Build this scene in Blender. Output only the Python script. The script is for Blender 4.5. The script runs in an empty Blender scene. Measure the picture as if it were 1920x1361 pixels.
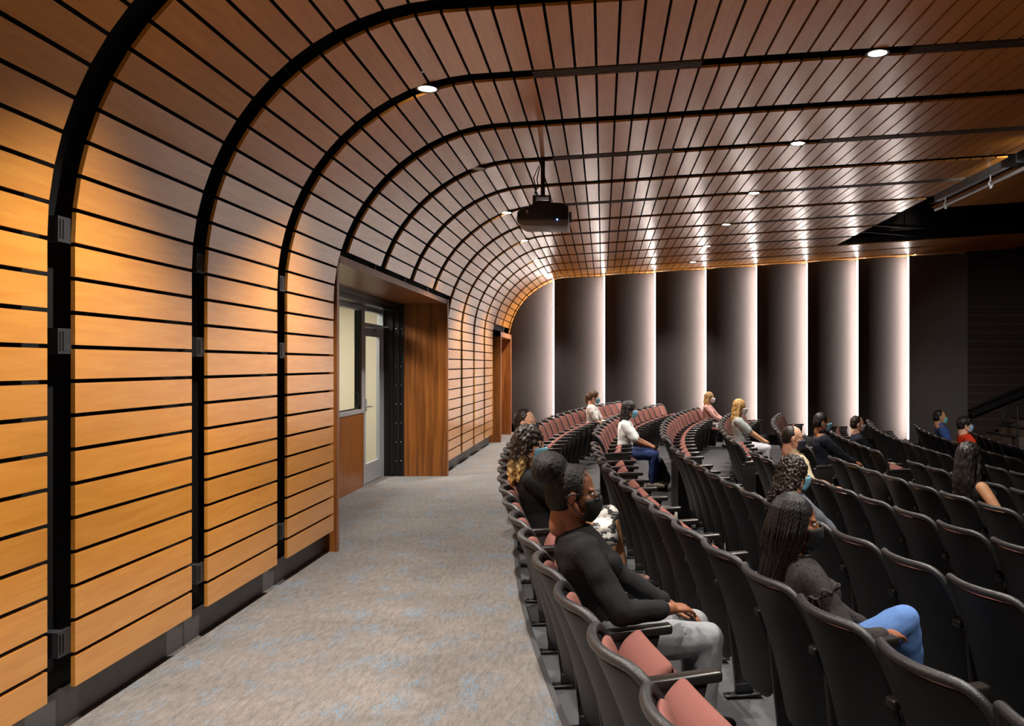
import bpy, bmesh, math, random
from mathutils import Vector, Matrix, noise
random.seed(7)
C = bpy.context.scene.collection
PI = math.pi
V = Vector

# ------------------------------------------------------------------ camera
F_PX, U0, V0, CAM_H = 1580.0, 1130.0, 683.0, 1.6
cam = bpy.data.cameras.new('camera')
cam.sensor_width = 36.0
cam.lens = 36.0 * F_PX / 1920.0
cam.shift_x = (960.0 - U0) / 1920.0
cam.shift_y = (V0 - 680.5) / 1920.0
cam.clip_start = 0.05
cam.clip_end = 100
co = bpy.data.objects.new('camera', cam)
co.location = (0, 0, CAM_H)
co.rotation_euler = (PI / 2, 0, 0)
C.objects.link(co)
bpy.context.scene.camera = co

# ------------------------------------------------------------------ helpers
class MB:
    def __init__(s):
        s.v = []; s.f = []
    def add(s, vs, fs):
        o = len(s.v)
        s.v.extend([tuple(p) for p in vs])
        s.f.extend([tuple(i + o for i in q) for q in fs])
        return s
    def hexa(s, p):
        return s.add(p, [(0, 3, 2, 1), (4, 5, 6, 7), (0, 1, 5, 4), (1, 2, 6, 5), (2, 3, 7, 6), (3, 0, 4, 7)])
    def box(s, x0, x1, y0, y1, z0, z1):
        return s.hexa([(x0, y0, z0), (x1, y0, z0), (x1, y1, z0), (x0, y1, z0), (x0, y0, z1), (x1, y0, z1), (x1, y1, z1), (x0, y1, z1)])
    def loft(s, pts, radii, n=14, side=None, caps=True, capk=1.0):
        pts = [V(p) for p in pts]
        rad = [(r, r) if not isinstance(r, (tuple, list)) else tuple(r) for r in radii]
        m = len(pts)
        tan = []
        for i in range(m):
            t = pts[min(i + 1, m - 1)] - pts[max(i - 1, 0)]
            tan.append(t.normalized())
        rings = []
        sd = V(side) if side is not None else None
        prev = None
        for i in range(m):
            t = tan[i]
            if sd is not None:
                a = sd - t * sd.dot(t)
            elif prev is None:
                q = V((0, 0, 1)) if abs(t.z) < .9 else V((1, 0, 0))
                a = q.cross(t)
            else:
                a = prev - t * prev.dot(t)
            a.normalize(); prev = a
            b = t.cross(a)
            rings.append((pts[i], a, b, t, rad[i][0], rad[i][1]))
        full = []
        if caps:
            p, a, b, t, ra, rb = rings[0]
            rr = min(ra, rb) * capk
            for k in (80, 50, 25):
                c = math.cos(math.radians(k)); sn = math.sin(math.radians(k))
                full.append((p - t * rr * sn, a, b, ra * c, rb * c))
        for p, a, b, t, ra, rb in rings:
            full.append((p, a, b, ra, rb))
        if caps:
            p, a, b, t, ra, rb = rings[-1]
            rr = min(ra, rb) * capk
            for k in (25, 50, 80):
                c = math.cos(math.radians(k)); sn = math.sin(math.radians(k))
                full.append((p + t * rr * sn, a, b, ra * c, rb * c))
        vs = []; fs = []
        for p, a, b, ra, rb in full:
            for j in range(n):
                an = 2 * PI * j / n
                vs.append(p + a * ra * math.cos(an) + b * rb * math.sin(an))
        for i in range(len(full) - 1):
            for j in range(n):
                k = (j + 1) % n
                fs.append((i * n + j, i * n + k, (i + 1) * n + k, (i + 1) * n + j))
        fs.append(tuple(reversed(range(n))))
        fs.append(tuple((len(full) - 1) * n + j for j in range(n)))
        return s.add(vs, fs)
    def ell(s, c, r, M=None, n=16, m=10):
        c = V(c)
        vs = []; fs = []
        for i in range(1, m):
            th = PI * i / m
            for j in range(n):
                ph = 2 * PI * j / n
                vs.append(V((r[0] * math.sin(th) * math.cos(ph), r[1] * math.sin(th) * math.sin(ph), r[2] * math.cos(th))))
        top = len(vs); vs.append(V((0, 0, r[2]))); vs.append(V((0, 0, -r[2])))
        for i in range(m - 2):
            for j in range(n):
                k = (j + 1) % n
                fs.append((i * n + j, (i + 1) * n + j, (i + 1) * n + k, i * n + k))
        for j in range(n):
            k = (j + 1) % n
            fs.append((top, j, k)); fs.append((top + 1, (m - 2) * n + k, (m - 2) * n + j))
        if M is not None:
            vs = [M @ p for p in vs]
        return s.add([p + c for p in vs], fs)
    def cyl(s, a, b, r, n=16):
        return s.loft([a, b], [r, r], n=n, caps=False)
    def grid(s, fn, nu, nv):
        vs = [fn(i / nu, j / nv) for j in range(nv + 1) for i in range(nu + 1)]
        w = nu + 1
        fs = [(j * w + i, j * w + i + 1, (j + 1) * w + i + 1, (j + 1) * w + i) for j in range(nv) for i in range(nu)]
        return s.add(vs, fs)
    def xf(s, M, a=0):
        for i in range(a, len(s.v)):
            s.v[i] = tuple(M @ V(s.v[i]))
        return s
    def mesh(s, name):
        me = bpy.data.meshes.new(name)
        me.from_pydata([tuple(p) for p in s.v], [], s.f)
        me.update()
        return me
    def build(s, name, mat, parent=None, smooth=False, recalc=False, **kw):
        me = s.mesh(name)
        if recalc:
            bm = bmesh.new(); bm.from_mesh(me); bmesh.ops.recalc_face_normals(bm, faces=bm.faces); bm.to_mesh(me); bm.free()
        return link(name, me, mat, parent, smooth, **kw)

def link(name, me, mat, parent=None, smooth=False, **kw):
    if smooth:
        me.polygons.foreach_set('use_smooth', [True] * len(me.polygons))
    if mat is not None:
        me.materials.clear(); me.materials.append(mat)
    o = bpy.data.objects.new(name, me)
    C.objects.link(o)
    if parent is not None:
        o.parent = parent
    for k, v in kw.items():
        o[k] = v
    return o

def bake(o, mods):
    """mods: list of (type, dict); replaces the mesh by its evaluated result"""
    for t, d in mods:
        m = o.modifiers.new(t.lower(), t)
        for k, v in d.items():
            setattr(m, k, v)
    bpy.context.view_layer.update()
    dg = bpy.context.evaluated_depsgraph_get()
    me = bpy.data.meshes.new_from_object(o.evaluated_get(dg))
    old = o.data
    o.modifiers.clear()
    o.data = me
    me.name = old.name
    bpy.data.meshes.remove(old)
    me.polygons.foreach_set('use_smooth', [True] * len(me.polygons))
    return o

def smooth_by_angle(o, deg=35):
    me = o.data
    me.polygons.foreach_set('use_smooth', [True] * len(me.polygons))
    try:
        me.set_sharp_from_angle(angle=math.radians(deg))
    except Exception:
        pass

def empty(name, loc=(0, 0, 0), rz=0.0, label=None, category=None, group=None):
    o = bpy.data.objects.new(name, None)
    o.empty_display_size = .1
    C.objects.link(o)
    o.location = loc; o.rotation_euler = (0, 0, rz)
    if label: o['label'] = label
    if category: o['category'] = category
    if group: o['group'] = group
    return o

def tag(o, label=None, category=None, group=None, kind=None):
    if label: o['label'] = label
    if category: o['category'] = category
    if group: o['group'] = group
    if kind: o['kind'] = kind
    return o

ORD = ['zeroth', 'first', 'second', 'third', 'fourth', 'fifth', 'sixth', 'seventh', 'eighth', 'ninth', 'tenth', 'eleventh', 'twelfth',
       'thirteenth', 'fourteenth', 'fifteenth', 'sixteenth', 'seventeenth', 'eighteenth']

# ------------------------------------------------------------------ materials
def nodes_of(m):
    return m.node_tree.nodes, m.node_tree.links

def srgb(r, g, b):
    f = lambda c: (c / 255 / 12.92) if c / 255 <= .04045 else ((c / 255 + .055) / 1.055) ** 2.4
    return (f(r), f(g), f(b), 1)

def plain(name, col, rough=.5, metal=0.0, spec=.5, bump=None, var=None, coat=0):
    """principled with optional noise bump (scale, strength) and colour variation (scale, amount)"""
    m = bpy.data.materials.new(name); m.use_nodes = True
    n, l = nodes_of(m)
    b = n['Principled BSDF']
    b.inputs['Base Color'].default_value = col
    b.inputs['Roughness'].default_value = rough
    b.inputs['Metallic'].default_value = metal
    b.inputs['Specular IOR Level'].default_value = spec
    b.inputs['Coat Weight'].default_value = coat
    tc = n.new('ShaderNodeTexCoord')
    if var:
        t = n.new('ShaderNodeTexNoise'); t.inputs['Scale'].default_value = var[0]; t.inputs['Detail'].default_value = 4
        l.new(tc.outputs['Object'], t.inputs['Vector'])
        mx = n.new('ShaderNodeMix'); mx.data_type = 'RGBA'
        k = var[1]
        mx.inputs[6].default_value = tuple(c * (1 - k) for c in col[:3]) + (1,)
        mx.inputs[7].default_value = tuple(min(1, c * (1 + k)) for c in col[:3]) + (1,)
        l.new(t.outputs['Fac'], mx.inputs[0]); l.new(mx.outputs[2], b.inputs['Base Color'])
    if bump:
        t = n.new('ShaderNodeTexNoise'); t.inputs['Scale'].default_value = bump[0]; t.inputs['Detail'].default_value = 3
        l.new(tc.outputs['Object'], t.inputs['Vector'])
        bp = n.new('ShaderNodeBump'); bp.inputs['Strength'].default_value = bump[1]; bp.inputs['Distance'].default_value = .004
        l.new(t.outputs['Fac'], bp.inputs['Height']); l.new(bp.outputs['Normal'], b.inputs['Normal'])
    return m

def emis(name, col, s):
    m = bpy.data.materials.new(name); m.use_nodes = True
    n, l = nodes_of(m)
    n.remove(n['Principled BSDF'])
    e = n.new('ShaderNodeEmission'); e.inputs[0].default_value = col; e.inputs[1].default_value = s
    l.new(e.outputs[0], n['Material Output'].inputs[0])
    return m

def wood(name, c1, c2, scale, stretch, rough, island=.0, contrast=(.35, .65), spec=.5, rings=0.0, dist=3.0):
    """scale: vector scale of the grain noise, per axis"""
    m = bpy.data.materials.new(name); m.use_nodes = True
    n, l = nodes_of(m)
    b = n['Principled BSDF']; b.inputs['Roughness'].default_value = rough; b.inputs['Specular IOR Level'].default_value = spec
    tc = n.new('ShaderNodeTexCoord')
    geo = n.new('ShaderNodeNewGeometry')
    mul = n.new('ShaderNodeVectorMath'); mul.operation = 'SCALE'; mul.inputs[0].default_value = (7.3, 3.1, 5.7)
    l.new(geo.outputs['Random Per Island'], mul.inputs['Scale'])
    add = n.new('ShaderNodeVectorMath'); add.operation = 'ADD'
    l.new(tc.outputs['Object'], add.inputs[0])
    if island: l.new(mul.outputs[0], add.inputs[1])
    mp = n.new('ShaderNodeMapping'); mp.inputs['Scale'].default_value = stretch
    l.new(add.outputs[0], mp.inputs['Vector'])
    t = n.new('ShaderNodeTexNoise'); t.inputs['Scale'].default_value = scale; t.inputs['Detail'].default_value = 6; t.inputs['Roughness'].default_value = .6
    t.inputs['Distortion'].default_value = .6
    l.new(mp.outputs[0], t.inputs['Vector'])
    src = t.outputs['Fac']
    if rings:
        w = n.new('ShaderNodeTexWave'); w.wave_type = 'RINGS'; w.rings_direction = 'SPHERICAL'
        w.inputs['Scale'].default_value = rings; w.inputs['Distortion'].default_value = dist; w.inputs['Detail'].default_value = 3
        w.inputs['Detail Scale'].default_value = 1.2
        l.new(mp.outputs[0], w.inputs['Vector'])
        mm = n.new('ShaderNodeMath'); mm.operation = 'MULTIPLY_ADD'; mm.inputs[1].default_value = .3
        l.new(w.outputs['Fac'], mm.inputs[0])
        m2 = n.new('ShaderNodeMath'); m2.operation = 'MULTIPLY'; m2.inputs[1].default_value = .7
        l.new(t.outputs['Fac'], m2.inputs[0]); l.new(m2.outputs[0], mm.inputs[2])
        src = mm.outputs[0]
    r = n.new('ShaderNodeValToRGB')
    r.color_ramp.elements[0].position = contrast[0]; r.color_ramp.elements[0].color = c1
    r.color_ramp.elements[1].position = contrast[1]; r.color_ramp.elements[1].color = c2
    l.new(src, r.inputs[0])
    out = r.outputs[0]
    if island:
        mr = n.new('ShaderNodeMapRange'); mr.inputs['To Min'].default_value = 1 - island; mr.inputs['To Max'].default_value = 1 + island
        l.new(geo.outputs['Random Per Island'], mr.inputs['Value'])
        mx = n.new('ShaderNodeVectorMath'); mx.operation = 'SCALE'
        l.new(out, mx.inputs[0]); l.new(mr.outputs[0], mx.inputs['Scale'])
        out = mx.outputs[0]
    l.new(out, b.inputs['Base Color'])
    return m

M = {}
M['maple'] = wood('maple_veneer', srgb(203, 131, 46), srgb(220, 151, 64), 4.5, (7, .6, 7), .28, spec=.85, island=.07, contrast=(.3, .7), rings=0)
_b = M['maple'].node_tree.nodes['Principled BSDF']; _b.inputs['Coat Weight'].default_value = .8; _b.inputs['Coat Roughness'].default_value = .25
M['walnut'] = wood('walnut_veneer', srgb(104, 58, 24), srgb(164, 100, 44), 6.0, (9, 9, .4), .34, contrast=(.25, .78), rings=.9, dist=9)
M['walnut_end'] = wood('walnut_edge', srgb(120, 72, 44), srgb(160, 104, 70), 4.0, (4, 4, .5), .4)
M['backing'] = plain('black_backing', (.006, .006, .0065, 1), .8, spec=.2)
M['void'] = plain('void_black', (.004, .004, .004, 1), .9, spec=.1)
M['bracket'] = plain('bracket_grey', srgb(50, 51, 54), .5, .2)
M['base_grey'] = plain('base_grey', srgb(96, 94, 94), .45, var=(6, .12))
M['black_metal'] = plain('black_metal', (.010, .010, .011, 1), .38, spec=.5)
M['alu'] = plain('brushed_aluminium', srgb(176, 178, 182), .38, .25)
M['steel'] = plain('galvanised_steel', srgb(170, 172, 176), .42, .7, var=(12, .2))
M['cream'] = plain('cream_paint', srgb(226, 214, 188), .7, var=(2, .03))
M['panel'] = plain('acoustic_panel_fabric', srgb(52, 47, 46), .85, spec=.2, var=(140, .1), bump=(500, .15))
M['panel_dark'] = plain('dark_wall_panel', srgb(92, 88, 87), .8, spec=.2, var=(3, .12))
M['cove'] = emis('cove_led', (1.0, .86, .78, 1), 225.0)
M['cove_face'] = emis('cove_diffuser', (1.0, .89, .82, 1), 23.0)
M['lens'] = emis('downlight_lens', (1.0, .93, .82, 1), 30.0)
M['lens_off'] = plain('frosted_lens', srgb(210, 205, 196), .5)
M['shell'] = plain('black_moulded_plastic', (.008, .008, .0085, 1), .46, spec=.3, bump=(420, .25))
M['rim'] = plain('black_pebbled_rim', (.022, .022, .024, 1), .34, spec=.55, bump=(300, .45))
M['arm'] = plain('black_lacquered_wood', (.014, .012, .011, 1), .3, spec=.5)
M['pink'] = plain('dusty_pink_upholstery', srgb(124, 80, 73), .9, spec=.15, var=(330, .38), bump=(900, .4))
M['concrete'] = plain('dark_grey_floor_paint', srgb(76, 77, 80), .42, spec=.45, var=(2.4, .16), bump=(30, .03))
M['riser'] = plain('riser_grey', srgb(70, 70, 72), .5)
M['stage_carpet'] = plain('stair_carpet', srgb(98, 88, 82), .9, var=(180, .25))
M['white'] = plain('white_paper', srgb(228, 228, 226), .7)
M['neon'] = plain('yellow_green_plastic', srgb(176, 200, 40), .4)
M['bag'] = plain('black_nylon', (.010, .010, .012, 1), .6, bump=(200, .4))
M['bag_navy'] = plain('navy_nylon', srgb(34, 38, 52), .6, bump=(200, .4))
M['proj'] = plain('projector_black', (.012, .012, .013, 1), .35)
M['proj_grey'] = plain('projector_grey', srgb(120, 116, 112), .45)
M['blue_led'] = emis('blue_led', (.1, .25, 1, 1), 12)
M['screw'] = plain('screw_steel', srgb(210, 210, 210), .3, .8)

def mk_glass():
    m = bpy.data.materials.new('clear_glass'); m.use_nodes = True
    n, l = nodes_of(m)
    n.remove(n['Principled BSDF'])
    tr = n.new('ShaderNodeBsdfTransparent'); tr.inputs[0].default_value = (.9, .92, .9, 1)
    gl = n.new('ShaderNodeBsdfGlossy'); gl.inputs['Roughness'].default_value = .02
    mx = n.new('ShaderNodeMixShader'); mx.inputs[0].default_value = .06
    l.new(tr.outputs[0], mx.inputs[1]); l.new(gl.outputs[0], mx.inputs[2])
    l.new(mx.outputs[0], n['Material Output'].inputs[0])
    return m
M['glass'] = mk_glass()

def mk_carpet():
    m = bpy.data.materials.new('loop_carpet'); m.use_nodes = True
    n, l = nodes_of(m)
    b = n['Principled BSDF']; b.inputs['Roughness'].default_value = .95; b.inputs['Specular IOR Level'].default_value = .1
    tc = n.new('ShaderNodeTexCoord')
    def nz(scale, stretch, detail=3, rough=.6):
        mp = n.new('ShaderNodeMapping'); mp.inputs['Scale'].default_value = stretch
        l.new(tc.outputs['Object'], mp.inputs['Vector'])
        t = n.new('ShaderNodeTexNoise'); t.inputs['Scale'].default_value = scale; t.inputs['Detail'].default_value = detail; t.inputs['Roughness'].default_value = rough
        l.new(mp.outputs[0], t.inputs['Vector'])
        return t.outputs['Fac']
    def ramp(src, a, b_, ca, cb):
        r = n.new('ShaderNodeValToRGB')
        r.color_ramp.elements[0].position = a; r.color_ramp.elements[0].color = ca
        r.color_ramp.elements[1].position = b_; r.color_ramp.elements[1].color = cb
        l.new(src, r.inputs[0])
        return r.outputs[0]
    def mix(mode, fac, a, b_):
        x = n.new('ShaderNodeMix'); x.data_type = 'RGBA'; x.blend_type = mode
        if isinstance(fac, float): x.inputs[0].default_value = fac
        else: l.new(fac, x.inputs[0])
        l.new(a, x.inputs[6])
        if isinstance(b_, tuple): x.inputs[7].default_value = b_
        else: l.new(b_, x.inputs[7])
        return x.outputs[2]
    base = ramp(nz(22, (1.7, .42, 1), 6, .8), .28, .74, srgb(106, 101, 98), srgb(158, 152, 148))
    pile = ramp(nz(240, (1, 1, 1), 2), .3, .72, (.42, .42, .42, 1), (1.25, 1.25, 1.25, 1))
    col = mix('MULTIPLY', 1.0, base, pile)
    broad = ramp(nz(1.6, (1, 1, 1), 2), .35, .7, (.86, .86, .86, 1), (1.06, 1.05, 1.04, 1))
    col = mix('MULTIPLY', 1.0, col, broad)
    fl = ramp(nz(85, (1, .8, 1), 3, .7), .545, .58, (0, 0, 0, 1), (1, 1, 1, 1))
    reg = ramp(nz(4.0, (1.4, .8, 1), 5, .7), .51, .64, (0, 0, 0, 1), (1, 1, 1, 1))
    msk = mix('MULTIPLY', 1.0, fl, reg)
    col = mix('MIX', msk, col, srgb(84, 146, 186))
    l.new(col, b.inputs['Base Color'])
    bp = n.new('ShaderNodeBump'); bp.inputs['Strength'].default_value = .5; bp.inputs['Distance'].default_value = .004
    l.new(nz(300, (1, 1, 1), 2), bp.inputs['Height']); l.new(bp.outputs['Normal'], b.inputs['Normal'])
    return m
M['carpet'] = mk_carpet()

def mk_siding():
    m = plain('dark_block_wall', srgb(50, 40, 38), .6, spec=.35, var=(1.5, .2))
    return m
M['siding'] = mk_siding()
M['joint'] = plain('pale_joint', srgb(96, 80, 74), .6)

# ------------------------------------------------------------------ room geometry
A_WALL = -2.3; Z_BOT = .195; Z0 = 2.13; R_ARC = 1.515; ALPHA = math.atan(.0645)
XC = A_WALL + R_ARC
S_WALL = Z0 - Z_BOT
S_ARC = R_ARC * (PI / 2 - ALPHA)
PEND = (XC - R_ARC * math.sin(ALPHA), Z0 + R_ARC * math.cos(ALPHA))
X_EDGE = 4.73
PITCH, BOARD, THICK = .149, .1305, .019
Y_FAR = 20.1

def prof(s):
    if s < S_WALL:
        return A_WALL, Z_BOT + s, 1.0, 0.0
    if s < S_WALL + S_ARC:
        th = (s - S_WALL) / R_ARC
        return XC - R_ARC * math.cos(th), Z0 + R_ARC * math.sin(th), math.cos(th), -math.sin(th)
    d = s - S_WALL - S_ARC
    return PEND[0] + d * math.cos(ALPHA), PEND[1] + d * math.sin(ALPHA), math.sin(ALPHA), -math.cos(ALPHA)

def ceil_z(x):
    return PEND[1] + (x - PEND[0]) * .0645

def skew(x, y):
    """the rear wall runs a hair out of square with the room"""
    w = min(1, max(0, (-.8 - x) / .9))
    w = w * w * (3 - 2 * w)
    return x + w * .0065 * max(0, y - 3.67)

def wx(y):
    return skew(A_WALL, y)

def s_of_x(x):
    return S_WALL + S_ARC + (x - PEND[0]) / math.cos(ALPHA)

def slats(mb, y0, y1, n0, s_end, s_from=None):
    n = n0
    while n * PITCH < s_end - .03:
        s0 = n * PITCH; s1 = min(s0 + BOARD, s_end)
        x0, z0, a0, c0 = prof(s0); x1, z1, a1, c1 = prof(s1)
        na, nc = (a0 + a1) / 2, (c0 + c1) / 2
        L = math.hypot(na, nc); na /= L; nc /= L
        pts = []
        for (x, z, t) in ((x0, z0, 0), (x1, z1, 0), (x1, z1, THICK), (x0, z0, THICK)):
            pts.append((x - na * t, z - nc * t))
        ring = lambda y: [(skew(px, y), y, pz) for px, pz in pts]
        mb.hexa(ring(y0) + ring(y1))
        n += 1

BAND_Y = {k: 3.674 + 1.214 * k for k in range(-3, 3)}
BAND_Y.update({k: 7.33 + 1.227 * (k - 3) for k in range(3, 14)})
BAND_LABEL = {
    -3: 'curved band of maple slats in the near corner of the hall',
    -2: 'curved band of maple slats second from the near corner',
    -1: 'curved maple slat band cut off by the edge of the view',
    0: 'widest complete maple slat band, two bands before the doorway recess band',
    1: 'curved maple slat band next but one to the entrance recess',
    2: 'curved maple slat band touching the near jamb of the entrance recess',
    3: 'short slat band over the entrance recess, first above its near end',
    4: 'short slat band over the entrance recess, second from its near end',
    5: 'short slat band over the entrance recess, third, beside the projector',
    6: 'short slat band over the far end of the entrance recess',
    7: 'maple slat band directly beyond the walnut far jamb of the entrance',
    8: 'second maple slat band beyond the entrance recess',
    9: 'third maple slat band beyond the entrance recess',
    10: 'maple slat band just before the small far doorway',
    11: 'slat band starting above the small far doorway, running on past the ceiling opening',
    12: 'last full slat band, over the far doorway beside the lit panels',
    13: 'narrow slat strip where ceiling meets the far lit wall'}
for k, y0 in BAND_Y.items():
    y1 = y0 + (1.03 if k < 3 else 1.045)
    y1 = min(y1, Y_FAR - .02)
    n0 = 0
    if 3 <= k <= 6: n0 = 16
    if k in (11, 12): n0 = 15
    s_end = s_of_x(X_EDGE if k < 11 else 9.6)
    if k == -3: s_end = s_of_x(X_EDGE)
    mb = MB(); slats(mb, y0, y1, n0, s_end)
    root = empty('slat_panel', (0, y0, 0), 0, BAND_LABEL[k], 'wall panel', 'curved maple slat bands')
    o = mb.build('slats', M['maple'], root)
    o.location = (0, -y0, 0)
    # grey clips that hold the band to the wall, visible in the gap on its near side
    gw = BAND_Y[k] - (BAND_Y.get(k - 1, y0 - 1.214) + 1.03)
    if k in (-1, 0, 1, 2):
        for zc in (.40, 1.70, 2.18):
            br = MB()
            x = wx(y0)
            br.box(x - .105, x - .02, -.085, -.035, zc - .055, zc + .055)
            br.box(x - .035, x - .02, -.035, .01, zc - .055, zc + .055)
            b = br.build('bracket', M['bracket'], root)
            sl = MB()
            sl.box(x - .0205, x - .0185, -.075, -.068, zc - .042, zc + .042)
            sl.box(x - .0205, x - .0185, -.055, -.048, zc - .042, zc + .042)
            sl.build('slot', M['void'], b)
    if k in (4, 5, 6):
        br = MB(); x = wx(y0) + .03
        br.box(x - .06, x - .045, -.12, -.06, 2.535, 2.62)
        br.build('bracket', M['bracket'], root)

# dark backing behind the slats: rear wall and ceiling
OFF = .115
def back_prof(s):
    x, z, a, c = prof(s)
    return x - a * OFF, z - c * OFF
def shell(mb, y0, y1, s0, s1, n, zbase=None):
    pts = []
    if zbase is not None:
        pts.append((A_WALL - OFF, zbase))
    for i in range(n + 1):
        pts.append(back_prof(s0 + (s1 - s0) * i / n))
    T = .1
    outer = []
    for i, (x, z) in enumerate(pts):
        a = pts[max(i - 1, 0)]; b = pts[min(i + 1, len(pts) - 1)]
        dx, dz = b[0] - a[0], b[1] - a[1]; L = math.hypot(dx, dz)
        outer.append((x - dz / L * T, z + dx / L * T))
    for i in range(len(pts) - 1):
        q = [pts[i], pts[i + 1], outer[i + 1], outer[i]]
        mb.hexa([(skew(x, y0), y0, z) for x, z in q] + [(skew(x, y1), y1, z) for x, z in q])
wl = MB()
s_mid = S_WALL + S_ARC * .55
for (ya, yb, zb) in ((-1.6, 7.19, 0), (7.19, 12.15, 2.53), (12.15, 17.2, 0), (17.2, 19.35, 2.33), (19.35, Y_FAR, 0)):
    s0 = max(0, zb - Z_BOT)
    shell(wl, ya, yb, s0, s_mid, 14, zbase=0 if zb == 0 else None)
tag(wl.build('wall_rear', M['backing']), kind='structure')
cl = MB()
shell(cl, -1.6, 13.1, s_mid, s_of_x(X_EDGE), 12)
shell(cl, 13.1, 17.0, s_mid, s_of_x(X_EDGE), 12)
shell(cl, 17.0, Y_FAR, s_mid, s_of_x(9.7), 14)
cl.box(-1, 14.5, -1.6, Y_FAR + 1, 7.0, 7.1)
tag(cl.build('ceiling', M['backing']), kind='structure')

# second slatted ceiling field beyond the lighting slot
c2 = MB()
x = 5.12
while x < 12.4:
    x1 = x + BOARD
    z0, z1 = ceil_z(x), ceil_z(x1)
    c2.hexa([(x, -1.5, z0), (x1, -1.5, z1), (x1, -1.5, z1 + THICK), (x, -1.5, z0 + THICK), (x, 13.1, z0), (x1, 13.1, z1), (x1, 13.1, z1 + THICK), (x, 13.1, z0 + THICK)])
    x += PITCH
r2 = empty('slat_panel', (5.1, 0, 4), 0, 'dim slatted ceiling field beyond the lighting slot', 'ceiling panel', 'curved maple slat bands')
o = c2.build('slats', M['maple'], r2); o.location = (-5.1, 0, -4)
c3 = MB()
for xa, xb in ((5.08, 12.5),):
    c3.hexa([(xa, -1.5, ceil_z(xa) + .06), (xb, -1.5, ceil_z(xb) + .06), (xb, -1.5, ceil_z(xb) + .1), (xa, -1.5, ceil_z(xa) + .1),
             (xa, 13.1, ceil_z(xa) + .06), (xb, 13.1, ceil_z(xb) + .06), (xb, 13.1, ceil_z(xb) + .1), (xa, 13.1, ceil_z(xa) + .1)])
o = c3.build('backing_board', M['backing'], r2); o.location = (-5.1, 0, -4)

# baseboard under the slats
bb = MB()
for (ya, yb) in ((-1.6, 7.19), (12.15, 17.2), (19.35, Y_FAR)):
    xa, xb = wx(ya) - OFF, wx(yb) - OFF
    bb.hexa([(xa - .02, ya, 0), (xa + .012, ya, 0), (xb + .012, yb, 0), (xb - .02, yb, 0), (xa - .02, ya, .17), (xa + .012, ya, .17), (xb + .012, yb, .17), (xb - .02, yb, .17)])
tag(bb.build('baseboard_rear', M['base_grey']), kind='structure')

# ------------------------------------------------------------------ floor
RCX, RCY = 29.0, 10.4          # centre of the seating arcs
X0 = {r: -.98 + .915 * (r - 1) for r in range(1, 11)}
def rho_pt(rho, y):
    R = RCX - rho
    return RCX - math.sqrt(R * R - (y - RCY) ** 2)
RHO_EDGE = -.93
def floor_z(rho):
    return -.122 - .058 * (rho + .98)
fl = MB()
NY = 60
def aisle(i, j):
    y = -1.6 + (Y_FAR + 1.6 + .4) * j
    e = rho_pt(RHO_EDGE, y)
    xa = -6.2
    return (xa + (e - xa) * i, y, 0)
fl.grid(aisle, 6, NY)
tag(fl.build('floor', M['carpet'], recalc=True), kind='structure')
rs = MB()
rs.grid(lambda i, j: (rho_pt(RHO_EDGE, -1.6 + 22.1 * j), -1.6 + 22.1 * j, -.4 + .4 * i), 1, NY)
rs.grid(lambda i, j: (rho_pt(RHO_EDGE + .03 * i, -1.6 + 22.1 * j), -1.6 + 22.1 * j, .004), 1, NY)
tag(rs.build('trim_1', M['riser'], recalc=True), kind='structure')
RHO_MAX = 7.6
def slope(ya, yb, n):
    mb = MB()
    mb.grid(lambda i, j: (rho_pt(RHO_EDGE + (RHO_MAX - RHO_EDGE) * i, ya + (yb - ya) * j), ya + (yb - ya) * j, floor_z(RHO_EDGE + (RHO_MAX - RHO_EDGE) * i)), 12, n)
    return mb
fs = slope(-1.6, RCY - .47, 30)
mbb = slope(RCY + .47, Y_FAR + .4, 30); fs.add(mbb.v, mbb.f)
fs.grid(lambda i, j: (rho_pt(RHO_MAX, -1.6 + 22.1 * j) * (1 - i) + 14.5 * i, -1.6 + 22.1 * j, floor_z(RHO_MAX)), 2, NY)
tag(fs.build('floor_seating', M['concrete'], recalc=True, smooth=True), kind='structure')
tag(slope(RCY - .47, RCY + .47, 2).build('floor_centre_aisle', M['carpet'], recalc=True, smooth=True), kind='structure')

# ------------------------------------------------------------------ other walls
wf = MB(); wf.box(-6, 14.5, Y_FAR + .25, Y_FAR + .35, -.8, 7)
tag(wf.build('wall_far', M['panel_dark']), kind='structure')
wn = MB(); wn.box(-2.5, 14.5, -1.7, -1.6, -1, 7)
tag(wn.build('wall_near', M['panel_dark']), kind='structure')
wr = MB(); wr.box(14.5, 14.6, -1.6, Y_FAR + .3, -1, 7)
tag(wr.build('wall_stage', M['void']), kind='structure')

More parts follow.
